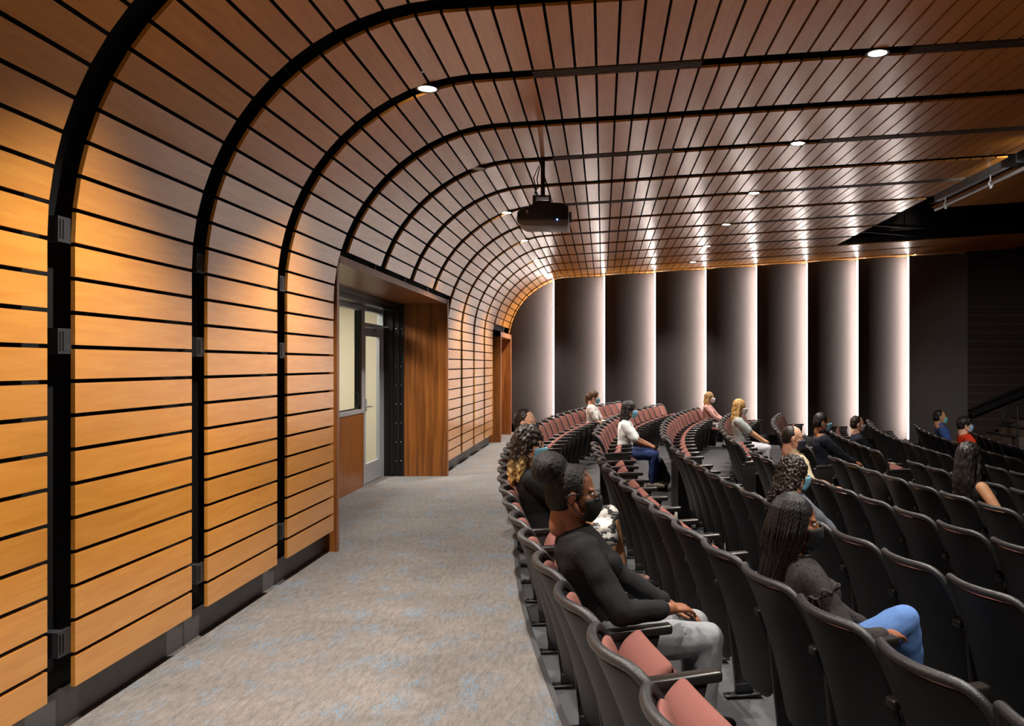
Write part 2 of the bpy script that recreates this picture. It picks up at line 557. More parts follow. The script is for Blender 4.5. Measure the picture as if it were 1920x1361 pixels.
# sawtooth cove panels on the far wall
edges = [-2.62] + [-1.14 + 1.19 * i for i in range(8)]
PANEL_ORD = ['narrow cove-lit wall panel beside the far doorway, partly under the arch'] + \
    [f'tall curved grey wall panel, {ORD[i]} full panel from the far doorway, lit along one edge' for i in range(1, 8)]
def ztop(x):
    return (ceil_z(x) if x > XC else Z0 + math.sqrt(max(0, R_ARC ** 2 - (x - XC) ** 2))) - .015
def zbase(x):
    return .21 - .043 * (x + 2.2)
for i in range(8):
    xa, xb = edges[i], edges[i + 1]
    root = empty('wall_panel', (xa, Y_FAR, 0), 0, PANEL_ORD[i], 'wall panel', 'cove-lit panels on the far wall')
    mb = MB()
    N = 14
    prof_pts = []
    for j in range(N + 1):
        t = j / N
        x = xa + (xb + .06 - xa) * t
        y = Y_FAR - .34 + .36 * t ** 2.0
        prof_pts.append((x, y))
    rowsz = []
    for (x0, y0) in prof_pts:
        zb = max(zbase(x0), -.4); zt = max(ztop(max(x0, -2.29)), 2.2)
        rowsz.append((x0, y0, zb, zt))
    vs = []; fs = []
    for off in (0, .018):
        vs += [(x0, y0 + off, zb) for x0, y0, zb, zt in rowsz] + [(x0, y0 + off, zt) for x0, y0, zb, zt in rowsz]
    K = N + 1
    for j in range(N):
        fs.append((j, j + 1, K + j + 1, K + j)); fs.append((2 * K + j + 1, 2 * K + j, 3 * K + j, 3 * K + j + 1))
        fs.append((j + 1, j, 2 * K + j, 2 * K + j + 1)); fs.append((K + j, K + j + 1, 3 * K + j + 1, 3 * K + j))
    for j in (0, N):
        fs.append((j, K + j, 3 * K + j, 2 * K + j) if j == 0 else (K + j, j, 2 * K + j, 3 * K + j))
    mb.add(vs, fs)
    face = mb.build('panel_face', M['panel'], root)
    smooth_by_angle(face, 50)
    face.location = (-xa, -Y_FAR, 0)
    if i < 7 or True:
        st = MB()
        xe = xb
        zl, zh = max(zbase(xe), -.4) + .03, ztop(xe) - .02
        def dq(u0_, u1_, w0_, w1_):
            # u along (1,1)/sqrt2, w along (-1,1)/sqrt2 (towards the panel it lights)
            k_ = .70711
            return [(xe + .19 + (u - w) * k_, Y_FAR - .20 + (u + w) * k_) for u, w in ((u0_, w0_), (u1_, w0_), (u1_, w1_), (u0_, w1_))]
        q = dq(-.034, .034, 0, .004)
        st.hexa([(a, b, zl) for a, b in q] + [(a, b, zh) for a, b in q])
        hs = MB()  # unseen shield, added to keep the strip's light off the room
        for q in (dq(-.046, .046, -.012, -.001), dq(-.046, -.036, -.001, .014), dq(.036, .046, -.001, .014)):
            hs.hexa([(a, b, zl) for a, b in q] + [(a, b, zh) for a, b in q])
        df = MB(); df.box(xe - .022, xe + .006, Y_FAR - .285, Y_FAR - .277, zl, zh); o = df.build('light_diffuser', M['cove_face'], root); o.location = (-xa, -Y_FAR, 0)
        o = hs.build('light_shield', M['black_metal'], root); o.location = (-xa, -Y_FAR, 0)
        o = st.build('light_strip', M['cove'], root); o.location = (-xa, -Y_FAR, 0)
# flat dark panel at the stage end (its front lip hides the last strip)
root = empty('wall_panel', (edges[-1], Y_FAR, 0), 0, 'flat dark unlit wall panel between the lit panels and the block wall', 'wall panel')
mb = MB(); xe = edges[-1]
mb.box(xe + .0, xe + 1.36, Y_FAR - .36, Y_FAR - .33, -.25, ztop(xe))
o = mb.build('panel_face', M['panel_dark'], root); o.location = (-xe, -Y_FAR, 0)
mb = MB(); mb.box(xe + 1.34, 14.4, Y_FAR - .3, Y_FAR + .25, -.8, 6.9)
tag(mb.build('wall_block', M['siding']), kind='structure')
jn = MB()
for i in range(26):
    z = -.5 + i * .203
    jn.box(xe + 1.37, 14.3, Y_FAR - .303, Y_FAR - .299, z, z + .008)
tag(jn.build('trim_2', M['joint']), kind='structure')
bf = MB()
for j in range(9):
    xa = -2.3 + j * 1.2; xb = xa + 1.2
    bf.hexa([(xa, Y_FAR - .02, -1), (xb, Y_FAR - .02, -1), (xb, Y_FAR + .2, -1), (xa, Y_FAR + .2, -1), (xa, Y_FAR - .02, zbase(xa) + .02), (xb, Y_FAR - .02, zbase(xb) + .02), (xb, Y_FAR + .2, zbase(xb) + .02), (xa, Y_FAR + .2, zbase(xa) + .02)])
tag(bf.build('baseboard_far', M['void']), kind='structure')

# ------------------------------------------------------------------ entrance recess
XF = -2.272; XB = -3.15
PN, PF, PT = 7.19, 12.12, 2.47
root = empty('entrance_surround', (XF, (PN + PF) / 2, 0), 0, 'walnut-lined entrance recess surround in the slatted wall', 'door surround')
def rp(mb, name, mat, **kw):
    o = mb.build(name, mat, root, **kw); o.location = (-XF, -(PN + PF) / 2, 0); return o
mb = MB(); mb.box(XB, XF, PN, PN + .06, 0, PT + .06); rp(mb, 'near_jamb', M['walnut'])
mb = MB(); mb.box(-2.84, XF + .05, PF - .07, PF, 0, PT); rp(mb, 'far_jamb', M['walnut'])
mb = MB(); mb.box(XB, XF + .02, PN + .06, PF, PT, PT + .06); rp(mb, 'soffit', M['walnut'])
mb = MB(); mb.box(XF + .02, XF + .03, PN, PF, PT - .002, PT + .062); mb.box(XF + .05, XF + .056, PF - .07, PF, 0, PT + .06); mb.box(XF, XF + .006, PN, PN + .06, 0, PT + .06)
rp(mb, 'edge_trim', M['walnut_end'])
mb = MB(); mb.box(XB, -2.84, PF - .06, PF, 0, PT); mb.box(-2.93, -2.91, PF - .085, PF - .06, 0, PT); mb.box(-3.03, -3.0, PF - .085, PF - .06, 0, PT); mb.box(-2.86, -2.84, PF - .08, PF - .06, 0, PT)
fr = rp(mb, 'door_track', M['black_metal'])
mb = MB()
for i in range(9):
    z = .22 + i * .27
    for xs in (-2.955, -2.885):
        mb.ell((xs, PF - .066, z), (.009, .009, .009), n=8, m=6)
o = mb.build('screws', M['screw'], fr, smooth=True)
mb = MB(); mb.box(XB + .02, XB + .2, PN + .06, PF - .06, 2.36, PT); mb.box(XB + .2, XB + .24, PN + .06, PF - .06, 2.41, PT)
rp(mb, 'head_track', M['black_metal'])
# storefront wall with window and door
tag_w = MB(); tag_w.box(XB - .08, XB, 7.2, 8.35, 0, PT + .1); tag_w.box(XB - .08, XB, 8.35, 12.2, 2.36, PT + .1)
tag(tag_w.build('wall_storefront', M['cream']), kind='structure')
root = empty('wainscot_panel', (XB, 9.7, 0), 0, 'walnut panel under the booth window beside the glazed door', 'panel')
mb = MB(); mb.box(XB - .06, XB + .02, 8.35, 11.02, 0, .97)
o = mb.build('board', M['walnut'], root); o.location = (-XB, -9.7, 0)
mb = MB(); mb.box(XB + .02, XB + .026, 9.98, 9.99, 0, .97); o = mb.build('joint', M['void'], root); o.location = (-XB, -9.7, 0)
win = empty('window_1', (XB, 9.7, 1.0)); win['kind'] = 'structure'
mb = MB()
mb.box(XB - .06, XB + .03, 8.35, 11.04, .97, 1.02)
mb.box(XB - .06, XB + .02, 8.35, 11.04, 2.30, 2.36)
mb.box(XB - .06, XB + .02, 10.93, 11.04, 1.02, 2.30); mb.box(XB - .06, XB + .02, 8.35, 8.42, 1.02, 2.30)
o = mb.build('window_frame', M['alu'], win); o.location = (-XB, -9.7, -1)
mb = MB(); mb.box(XB - .05, XB + .024, 10.86, 10.93, 1.02, 2.3); mb.box(XB - .02, XB + .0, 8.42, 10.86, 1.02, 1.04)
o = mb.build('window_gasket', M['black_metal'], win); o.location = (-XB, -9.7, -1)
mb = MB(); mb.box(XB - .03, XB - .024, 8.4, 10.9, 1.0, 2.32)
o = mb.build('window_pane', M['glass'], win); o.location = (-XB, -9.7, -1)
mb = MB(); mb.loft([(XB - .005, 10.79, 1.06), (XB + .03, 10.79, 1.08), (XB + .03, 10.79, 1.22), (XB - .005, 10.79, 1.24)], [.008] * 4, n=8)
o = mb.build('window_handle', M['black_metal'], win, smooth=True); o.location = (-XB, -9.7, -1)
door = empty('door_1', (XB, 11.6, 0)); door['kind'] = 'structure'
def dp(mb, name, mat, par=None, **kw):
    o = mb.build(name, mat, par or door, **kw)
    if par is None: o.location = (-XB, -11.6, 0)
    return o
mb = MB(); mb.box(XB - .06, XB + .02, 11.04, 11.09, 0, 2.36); mb.box(XB - .06, XB + .02, 12.0, 12.06, 0, 2.36); mb.box(XB - .06, XB + .02, 11.09, 12.0, 2.31, 2.36); mb.box(XB - .06, XB + .02, 11.09, 12.0, 2.10, 2.15)
dp(mb, 'door_frame', M['alu'])
mb = MB(); mb.box(XB - .045, XB, 11.1, 11.2, .01, 2.09); mb.box(XB - .045, XB, 11.89, 11.99, .01, 2.09); mb.box(XB - .045, XB, 11.2, 11.89, 1.98, 2.09); mb.box(XB - .045, XB, 11.2, 11.89, .01, .27)
leaf = dp(mb, 'door_leaf', M['alu'])
mb = MB(); mb.box(XB - .026, XB - .02, 11.2, 11.89, .27, 1.98); mb.box(XB - .026, XB - .02, 11.09, 12.0, 2.15, 2.31); dp(mb, 'door_pane', M['glass'])
mb = MB(); mb.box(XB + .001, XB + .06, 11.50, 11.78, 2.02, 2.09); mb.loft([(XB + .03, 11.6, 2.1), (XB + .16, 11.75, 2.12), (XB + .02, 11.9, 2.12)], [.01] * 3, n=8); dp(mb, 'door_closer', M['alu'])
mb = MB(); mb.box(XB + .001, XB + .02, 11.11, 11.19, .98, 1.14); mb.loft([(XB + .02, 11.15, 1.04), (XB + .06, 11.15, 1.04), (XB + .06, 11.3, 1.04)], [.01] * 3, n=8); dp(mb, 'door_handle', M['alu'])
# lit booth behind the glass
mb = MB()
mb.box(-5.6, -5.5, 6.8, 13.6, 0, 2.9); mb.box(-5.5, XB - .08, 6.7, 6.8, 0, 2.9); mb.box(-5.5, XB - .08, 13.5, 13.6, 0, 2.9); mb.box(-5.6, XB - .08, 6.7, 13.6, 2.8, 2.9)
tag(mb.build('wall_booth', M['cream']), kind='structure')
bl = empty('ceiling_light', (-4.3, 11.2, 2.8), 0, 'glowing ceiling light inside the booth behind the glass', 'light')
mb = MB(); mb.box(-.3, .3, -.6, .6, -.03, -.002); mb.build('diffuser', emis('booth_light', (1, .96, .9, 1), 64), bl)
mb = MB(); mb.box(-.33, .33, -.63, -.6, -.04, -.002); mb.box(-.33, .33, .6, .63, -.04, -.002); mb.box(-.33, -.3, -.6, .6, -.04, -.002); mb.box(.3, .33, -.6, .6, -.04, -.002); mb.build('light_frame', M['alu'], bl)

# far doorway
ya, yb = 17.28, 19.3
xo = wx(18.3) + .11
root = empty('doorway_surround', (xo, 18.3, 0), 0, 'small walnut-framed doorway in the corner beside the lit panels', 'door surround')
mb = MB(); mb.box(xo - .55, xo, ya, ya + .1, 0, 2.27); o = mb.build('near_jamb', M['walnut'], root); o.location = (-xo, -18.3, 0)
mb = MB(); mb.box(xo - .55, xo, yb - .1, yb, 0, 2.27); o = mb.build('far_jamb', M['walnut'], root); o.location = (-xo, -18.3, 0)
mb = MB(); mb.box(xo - .55, xo, ya, yb, 2.17, 2.27); o = mb.build('lintel', M['walnut'], root); o.location = (-xo, -18.3, 0)
mb = MB(); mb.box(xo, xo + .006, ya, ya + .1, 0, 2.27); mb.box(xo, xo + .006, yb - .1, yb, 0, 2.27); mb.box(xo, xo + .006, ya + .1, yb - .1, 2.17, 2.27); o = mb.build('edge_trim', M['walnut_end'], root); o.location = (-xo, -18.3, 0)
mb = MB(); mb.box(xo - .52, xo - .47, ya + .1, yb - .1, 0, 2.17); tag(mb.build('door_2', M['walnut']), kind='structure')

# ------------------------------------------------------------------ ceiling fittings
GAPS = {k: BAND_Y[k] - .093 for k in BAND_Y}
def zc_at(x):
    return ceil_z(x) if x > PEND[0] else Z0 + math.sqrt(R_ARC ** 2 - (x - XC) ** 2)
XL, XR = -1.25, 1.96
SPOT_W, SPOT_COL = 545.0, (1.0, .93, .84)
DN = {2: 'first from the camera end', 4: 'second', 6: 'third', 8: 'fourth', 10: 'fifth', 12: 'last, by the far wall'}
for k in (-2, 0, 2, 4, 6, 8, 10, 12):
    for side, x in (('rear-wall', XL), ('seating', XR)):
        y = GAPS[k]
        z = zc_at(x) - .004
        where = {-2: 'behind the camera', 0: 'almost overhead', 2: 'first in view', 4: 'second in view', 6: 'third in view', 8: 'fourth in view', 10: 'fifth in view', 12: 'last before the far wall'}[k]
        off = (k == 4 and side == 'rear-wall')
        lab = f'round recessed downlight in the {"arch" if side == "rear-wall" else "flat ceiling"} line, {where}' + (', unlit dome' if off else '')
        root = empty('downlight', (x, y, z), 0, lab, 'downlight', 'recessed ceiling downlights')
        mb = MB()
        for j in range(24):
            a0, a1 = 2 * PI * j / 24, 2 * PI * (j + 1) / 24
            def rp3(a, r, zz): return (r * math.cos(a), r * math.sin(a), zz)
            mb.hexa([rp3(a0, .066, -.006), rp3(a1, .066, -.006), rp3(a1, .084, -.006), rp3(a0, .084, -.006), rp3(a0, .066, .09), rp3(a1, .066, .09), rp3(a1, .084, .0), rp3(a0, .084, .0)])
        mb.build('trim_ring', M['black_metal'], root)
        mb = MB(); mb.ell((0, 0, .0), (.064, .064, .012), n=24, m=8)
        mb.build('lens', M['lens_off'] if off else M['lens'], root, smooth=True)
        ld = bpy.data.lights.new('downlight_beam', 'SPOT')
        ld.energy = SPOT_W * (.0 if off else 1); ld.color = SPOT_COL; ld.spot_size = math.radians(100); ld.spot_blend = .6; ld.shadow_soft_size = .05
        lo = bpy.data.objects.new('downlight_beam', ld); C.objects.link(lo); lo.location = (0, 0, -.03); lo.parent = root
SD_ORD = {0: 'nearly overhead', 2: 'first in view', 4: 'second in view', 6: 'third in view', 8: 'fourth in view', 10: 'fifth in view', 12: 'last before the far wall'}
for k in (0, 2, 4, 6, 8, 10, 12):
    for nm, xa, xb in (('short', -.5, .71), ('long', 2.2, X_EDGE - .05)):
        y = GAPS[k]
        lab = f'{nm} black linear slot diffuser in the ceiling gap, {SD_ORD[k]}'
        xm = (xa + xb) / 2
        root = empty('slot_diffuser', (xm, y, ceil_z(xm)), 0, lab, 'air diffuser', 'linear slot diffusers between slat bands')
        root.rotation_euler = (0, -ALPHA, 0)
        h = (xb - xa) / 2
        mb = MB(); mb.box(-h, h, -.06, .06, .02, .07); mb.build('channel', M['black_metal'], root)
        mb = MB()
        for yy in (-.058, -.022, .014, .05):
            mb.box(-h, h, yy, yy + .009, -.006, .02)
        mb.build('blades', plain('diffuser_bronze', srgb(92, 82, 76), .45) if 'diffuser_bronze' not in bpy.data.materials else bpy.data.materials['diffuser_bronze'], root)

# projector
root = empty('projector', (-.585, 8.46, 2.96), 0, 'black ceiling projector hanging on a pole from the slatted ceiling', 'projector')
mb = MB()
outl = [(-.255, .0), (-.235, -.0), (.235, 0), (.25, .02), (.25, .2), (.2, .225), (-.06, .235), (-.25, .13), (-.262, .05)]
def prism(mb, out, y0, y1):
    n = len(out)
    mb.add([(x, y0, z) for x, z in out] + [(x, y1, z) for x, z in out], [tuple(range(n)), tuple(reversed(range(n, 2 * n)))] + [(i, i + n, (i + 1) % n + n, (i + 1) % n) for i in range(n)])
prism(mb, [(-.26, .06), (.25, .06), (.25, .19), (.19, .225), (-.06, .235), (-.25, .14)], -.2, .2)
b = mb.build('body', M['proj'], root, recalc=True); bake(b, [('BEVEL', dict(width=.012, segments=2))]); smooth_by_angle(b, 40)
mb = MB(); prism(mb, [(-.19, .0), (.235, -.005), (.25, .02), (.25, .062), (-.26, .062), (-.25, .03)], -.2, .2)
b = mb.build('lower_cover', M['proj_grey'], root, recalc=True); bake(b, [('BEVEL', dict(width=.01, segments=2))]); smooth_by_angle(b, 40)
mb = MB(); mb.cyl((.25, .02, .12), (.272, .02, .12), .055, 20); mb.cyl((.25, -.09, .12), (.262, -.09, .12), .02, 12); mb.build('lens_barrel', M['black_metal'], root, recalc=True)
mb = MB(); mb.box(-.11, .07, -.09, .09, .235, .265); mb.box(-.11, -.08, -.09, .09, .265, .31); mb.box(.05, .07, -.09, .09, .265, .31); mb.box(-.11, .07, -.09, .09, .305, .32); mb.build('mount_bracket', M['black_metal'], root)
mb = MB()
for xs in (-.06, -.02, .025):
    mb.ell((xs, -.093, .3), (.009, .006, .009), n=8, m=6)
mb.build('screws', M['screw'], root, smooth=True)
mb = MB(); mb.cyl((-.015, 0, .32), (-.015, 0, .72), .022, 14); mb.build('pole', M['black_metal'], root, recalc=True)
mb = MB(); mb.loft([(-.05, .02, .62), (-.075, .0, .5), (-.06, -.02, .42), (-.095, -.02, .36), (-.05, .0, .32)], [.006] * 5, n=8); mb.loft([(-.06, .04, .64), (-.11, .03, .52), (-.085, .02, .4), (-.1, .01, .33)], [.005] * 4, n=8); mb.build('cable', M['black_metal'], root, smooth=True)
mb = MB(); mb.ell((.14, -.203, .06), (.006, .004, .009), n=8, m=6); mb.build('indicator', M['blue_led'], root, smooth=True)
mb = MB(); mb.box(-.17, -.145, -.2015, -.199, .12, .155); mb.build('sticker', plain('grey_sticker', srgb(150, 140, 136), .6), root)

# lighting beam and pipe in the ceiling slot
root = empty('lighting_pipe', (4.9, 11, 4.0), 0, 'steel beam with a pipe hung under it, in the ceiling slot', 'lighting pipe')
mb = MB(); mb.box(4.86, 4.9, 9.95, 12.35, 3.99, 4.13); mb.box(4.86, 4.94, 9.95, 12.35, 4.11, 4.13); mb.box(4.86, 4.94, 9.95, 12.35, 3.985, 3.995)
o = mb.build('beam', M['steel'], root); o.location = (-4.9, -11, -4)
mb = MB(); mb.box(4.84, 4.98, 5.5, 9.95, 3.98, 4.14); mb.box(4.83, 5.0, 9.85, 10.1, 3.96, 4.15); o = mb.build('sleeve', M['black_metal'], root); o.location = (-4.9, -11, -4)
mb = MB(); mb.loft([(4.9, 5.5, 3.88), (4.9, 12.4, 3.88)], [.026, .026], n=16); o = mb.build('pipe', M['steel'], root, smooth=True); o.location = (-4.9, -11, -4)
for yh in (12.05, 10.65, 8.6, 7.0):
    mb = MB(); mb.cyl((4.9, yh, 3.86), (4.9, yh, 4.0), .008, 8); mb.cyl((4.9, yh - .02, 3.88), (4.9, yh + .02, 3.88), .036, 12); mb.box(4.885, 4.915, yh - .012, yh + .012, 3.82, 3.86)
    o = mb.build('hanger', M['steel'], root); o.location = (-4.9, -11, -4)
for yy, tgt, pw, sz, nm in ((7.6, (7.0, 15.5, .3), 900, 34, 'toward the front seats'), (6.8, (9.4, 19.6, 1.2), 700, 26, 'toward the block wall'), (8.7, (4.86, 11.0, 4.06), 190.0, 26, 'toward the steel beam')):  # spotlights added out of view to brighten front seats, block wall and beam
    src = V((5.0 if nm != 'toward the steel beam' else 4.62, yy, 3.68))
    root = empty('added_spotlight', src, 0, f'added out-of-view black spotlight near the lighting pipe, turned {nm}', 'spotlight', 'added out-of-view spotlights near the pipe')
    d = (V(tgt) - src).normalized()
    mb = MB(); mb.loft([d * -.16, d * -.05, d * .06], [.05, .075, .08], n=16, caps=False); mb.build('housing', M['black_metal'], root, smooth=True, recalc=True)
    mb = MB(); mb.loft([d * .055, d * .062], [.07, .07], n=16, caps=False); mb.build('lens', M['lens'], root)
    mb = MB(); mb.loft([(-.1, 0, .17), (-.1, 0, .06), (-.1, 0, 0)], [.012] * 3, n=8); mb.build('yoke', M['black_metal'], root)
    ld = bpy.data.lights.new('added_spotlight_beam', 'SPOT'); ld.energy = pw; ld.color = (1, .95, .88); ld.spot_size = math.radians(sz); ld.spot_blend = .9; ld.shadow_soft_size = .06
    lo = bpy.data.objects.new('added_spotlight_beam', ld); C.objects.link(lo); lo.parent = root
    lo.location = d * .09; lo.rotation_euler = d.to_track_quat('-Z', 'Y').to_euler()
# ductwork and struts faintly seen up in the ceiling opening
root = empty('strut_frame', (5.6, 15.6, 4.2), 0, 'black steel strut frame in the dark ceiling opening', 'strut')
mb = MB(); mb.loft([(4.8, 15.9, 4.12), (7.2, 17.4, 4.2)], [.02, .02], n=8); mb.loft([(4.8, 15.6, 4.2), (7.4, 16.9, 4.3)], [.03, .03], n=8); mb.cyl((5.8, 16.2, 4.2), (5.8, 16.2, 6.9), .015, 8); mb.cyl((7.6, 15.0, 4.2), (7.6, 15.0, 6.9), .015, 8)
o = mb.build('struts', M['black_metal'], root, smooth=True); o.location = (-5.6, -15.6, -4.2)

# ------------------------------------------------------------------ stage stairs and rails
SZ = floor_z(RHO_MAX)
root = empty('stage_stairs', (7.9, 18.5, SZ), 0, 'carpeted steps up to the stage beside the block wall', 'stairs')
for i in range(6):
    mb = MB(); mb.box(.28 * i, 2.6, -.7, .7, 0 if i == 0 else .17 * i, .17 * (i + 1))
    st_ = mb.build('step', M['stage_carpet'], root)
    mb = MB(); mb.box(.28 * i - .006, .28 * i + .04, -.7, .7, .17 * (i + 1) - .03, .17 * (i + 1) + .004); mb.build('nosing', M['black_metal'], st_)
root = empty('handrail', (8.5, 19.4, .0), 0, 'thick black handrail climbing along the block wall', 'handrail')
mb = MB(); mb.loft([(-.02, 0, .60), (.05, 0, .62), (3.2, 0, 1.92)], [.02] * 3, n=10); mb.build('top_rail', M['black_metal'], root, smooth=True)
mb = MB(); mb.hexa([(0, -.03, .40), (3.2, -.03, 1.72), (3.2, .03, 1.72), (0, .03, .40), (0, -.03, .53), (3.2, -.03, 1.83), (3.2, .03, 1.83), (0, .03, .53)]); mb.build('guard_band', M['black_metal'], root)
for xs in (.1, 1.6, 3.0):
    mb = MB(); mb.cyl((xs, .02, .5 + xs * .41), (xs, .42, .5 + xs * .41), .014, 8); mb.build('wall_bracket', M['black_metal'], root)
root = empty('handrail', (8.27, 17.3, SZ), 0, 'black tubular handrail with looped end in front of the stage steps', 'handrail')
mb = MB(); mb.loft([(.25, 0, 1.07), (.12, 0, 1.01), (.03, 0, .985), (-.05, 0, 1.02), (-.075, 0, 1.10), (-.05, 0, 1.19), (.03, 0, 1.26), (1.9, 0, 2.16)], [.019] * 8, n=10); mb.build('rail', M['black_metal'], root, smooth=True)
for xs in (.25, 1.6):
    mb = MB(); mb.cyl((xs, 0, 0), (xs, 0, 1.24 + xs * .48), .021, 10); mb.build('post', M['black_metal'], root)

# ------------------------------------------------------------------ seats
def shell_pt(a, b):
    """a -1..1 across, b 0..1 up; returns x, y, z of the back's rear skin"""
    w = .228 + .036 * min(1, b / .3) ** .7
    x = .185 - .02 * b - .16 * b ** 1.7
    x += .092 * (abs(a) ** 2.2 - 1) * (.45 + .55 * b)
    z = .15 + .71 * b
    e = max(0, abs(a) - .72) / .28
    z -= .04 * e * e * b ** 5
    z += .09 * e * e * (1 - b) ** 5
    return V((x, a * w, z))
def shell_n(a, b):
    e = .02
    du = shell_pt(min(1, a + e), b) - shell_pt(max(-1, a - e), b)
    dv = shell_pt(a, min(1, b + e)) - shell_pt(a, max(0, b - e))
    return du.cross(dv).normalized() * 1.0   # points forward or back; fixed below
def slab(mb, fa, th, nu, nv, a0, a1, b0, b1, dome=0.0):
    """closed slab: rear skin = shell + fa forward, front skin th further, domed"""
    rear = []; front = []
    for j in range(nv + 1):
        for i in range(nu + 1):
            ta = i / nu; tb = j / nv
            a = a0 + (a1 - a0) * ta; b = b0 + (b1 - b0) * tb
            p = shell_pt(a, b); nn = shell_n(a, b)
            if nn.x < 0: nn = -nn
            d = dome * math.sin(PI * ta) ** .6 * math.sin(PI * tb) ** .6
            rear.append(p + nn * fa); front.append(p + nn * (fa + th + d))
    w = nu + 1; N = len(rear)
    fs = []
    for j in range(nv):
        for i in range(nu):
            q = (j * w + i, j * w + i + 1, (j + 1) * w + i + 1, (j + 1) * w + i)
            fs.append(tuple(reversed(q))); fs.append(tuple(N + k for k in q))
    bord = [i for i in range(w)] + [j * w + nu for j in range(1, nv + 1)] + [nv * w + i for i in range(nu - 1, -1, -1)] + [j * w for j in range(nv - 1, 0, -1)]
    for k in range(len(bord)):
        a, b = bord[k], bord[(k + 1) % len(bord)]
        fs.append((a, b, N + b, N + a))
    mb.add(rear + front, fs)
def proto_mesh(mb, name, mods, mat):
    o = mb.build(name, mat, recalc=True)
    bake(o, mods) if mods else None
    me = o.data; me.name = name
    me.polygons.foreach_set('use_smooth', [True] * len(me.polygons))
    bpy.data.objects.remove(o)
    return me
SUB1 = [('SUBSURF', dict(levels=1, render_levels=1))]
SUB2 = [('SUBSURF', dict(levels=2, render_levels=2))]
PM = {}
mb = MB(); slab(mb, 0, .012, 12, 10, -1, 1, 0, .97); PM['back_shell'] = proto_mesh(mb, 'back_shell', SUB1, M['shell'])
# the rolled rim runs round the top and upper sides
mb = MB()
path = [(-1, .55), (-1, .7), (-1, .84), (-.98, .93), (-.9, .985), (-.75, 1), (-.5, 1), (-.25, 1), (0, 1), (.25, 1), (.5, 1), (.75, 1), (.9, .985), (.98, .93), (1, .84), (1, .7), (1, .55)]
pts = []
for a, b in path:
    p = shell_pt(a, b); p.x += .012; pts.append(p)
mb.loft(pts, [.008, .014] + [.0185] * 13 + [.014, .008], n=10)
PM['rim'] = proto_mesh(mb, 'rim', SUB1, M['rim'])
mb = MB(); slab(mb, .013, .03, 10, 10, -.9, .9, .1, .945, dome=.022); PM['back_cushion'] = proto_mesh(mb, 'back_cushion', SUB1, M['pink'])
def seat_mesh(kind, up):
    mb = MB()
    L, W = .325, .225
    def sec(t):   # along depth: top z, bottom z
        top = .035 + .012 * math.sin(PI * min(1, t * 1.05)) - .05 * max(0, t - .72) ** 2 / .08
        return top
    if kind == 'cushion':
        nu, nv = 8, 10
        vs = []
        for j in range(nv + 1):
            t = j / nv
            for i in range(nu + 1):
                a = -1 + 2 * i / nu
                vs.append((L * t, a * W * (1 - .03 * t), sec(t) + .012 * (1 - a * a)))
        for j in range(nv + 1):
            t = j / nv
            for i in range(nu + 1):
                a = -1 + 2 * i / nu
                vs.append((L * t - .01, a * W * (1 - .03 * t), -.03 - .012 * max(0, t - .7)))
        w = nu + 1; N = (nu + 1) * (nv + 1); fs = []
        for j in range(nv):
            for i in range(nu):
                q = (j * w + i, j * w + i + 1, (j + 1) * w + i + 1, (j + 1) * w + i)
                fs.append(q); fs.append(tuple(N + k for k in reversed(q)))
        bord = [i for i in range(w)] + [j * w + nu for j in range(1, nv + 1)] + [nv * w + i for i in range(nu - 1, -1, -1)] + [j * w for j in range(nv - 1, 0, -1)]
        for k in range(len(bord)):
            a, b = bord[k], bord[(k + 1) % len(bord)]
            fs.append((b, a, N + a, N + b))
        mb.add(vs, fs)
    else:
        def pf(i, j):
            a = -1 + 2 * i; t = j
            return (L * .96 * t - .01, a * W * .96, -.034 - .035 * (1 - a ** 4) * math.sin(PI * min(1, .12 + t * .86)) ** .6)
        mb.grid(pf, 8, 8)
        n0 = len(mb.v)
        mb.grid(lambda i, j: (lambda p: (p[0], p[1], -.030))(pf(i, j)), 8, 8)
    ang = math.radians(-75 if up else -3)
    Mx = Matrix.Translation((.19, 0, .35 if up else .395)) @ Matrix.Rotation(ang, 4, 'Y')
    mb.xf(Mx)
    return mb
for up in (True, False):
    PM['seat_cushion', up] = proto_mesh(seat_mesh('cushion', up), 'seat_cushion', SUB1, M['pink'])
    PM['seat_pan', up] = proto_mesh(seat_mesh('pan', up), 'seat_pan', SUB1, M['shell'])
mb = MB(); mb.hexa([(.06, -.029, .592), (.45, -.029, .606), (.45, .029, .606), (.06, .029, .592), (.06, -.029, .630), (.45, -.029, .646), (.45, .029, .646), (.06, .029, .630)])
PM['armrest'] = proto_mesh(mb, 'armrest', [('BEVEL', dict(width=.011, segments=3))], M['arm'])
mb = MB(); mb.hexa([(.17, -.014, .05), (.27, -.014, .05), (.27, .014, .05), (.17, .014, .05), (.11, -.014, .597), (.40, -.014, .605), (.40, .014, .605), (.11, .014, .597)])
PM['standard'] = proto_mesh(mb, 'standard', [('BEVEL', dict(width=.006, segments=1))], M['arm'])
mb = MB(); mb.box(.11, .33, -.03, .03, 0, .012); mb.box(.17, .27, -.016, .016, .012, .07)
for xs in (.13, .31):
    mb.cyl((xs, 0, .012), (xs, 0, .024), .009, 8)
PM['foot_plate'] = proto_mesh(mb, 'foot_plate', [('BEVEL', dict(width=.004, segments=1))], M['black_metal'])
mb = MB(); mb.hexa([(.03, -.02, .0), (.36, -.02, .0), (.36, .02, .0), (.03, .02, .0), (.03, -.02, .598), (.43, -.02, .604), (.43, .02, .604), (.03, .02, .598)])
PM['end_panel'] = proto_mesh(mb, 'end_panel', [('BEVEL', dict(width=.012, segments=2))], M['arm'])

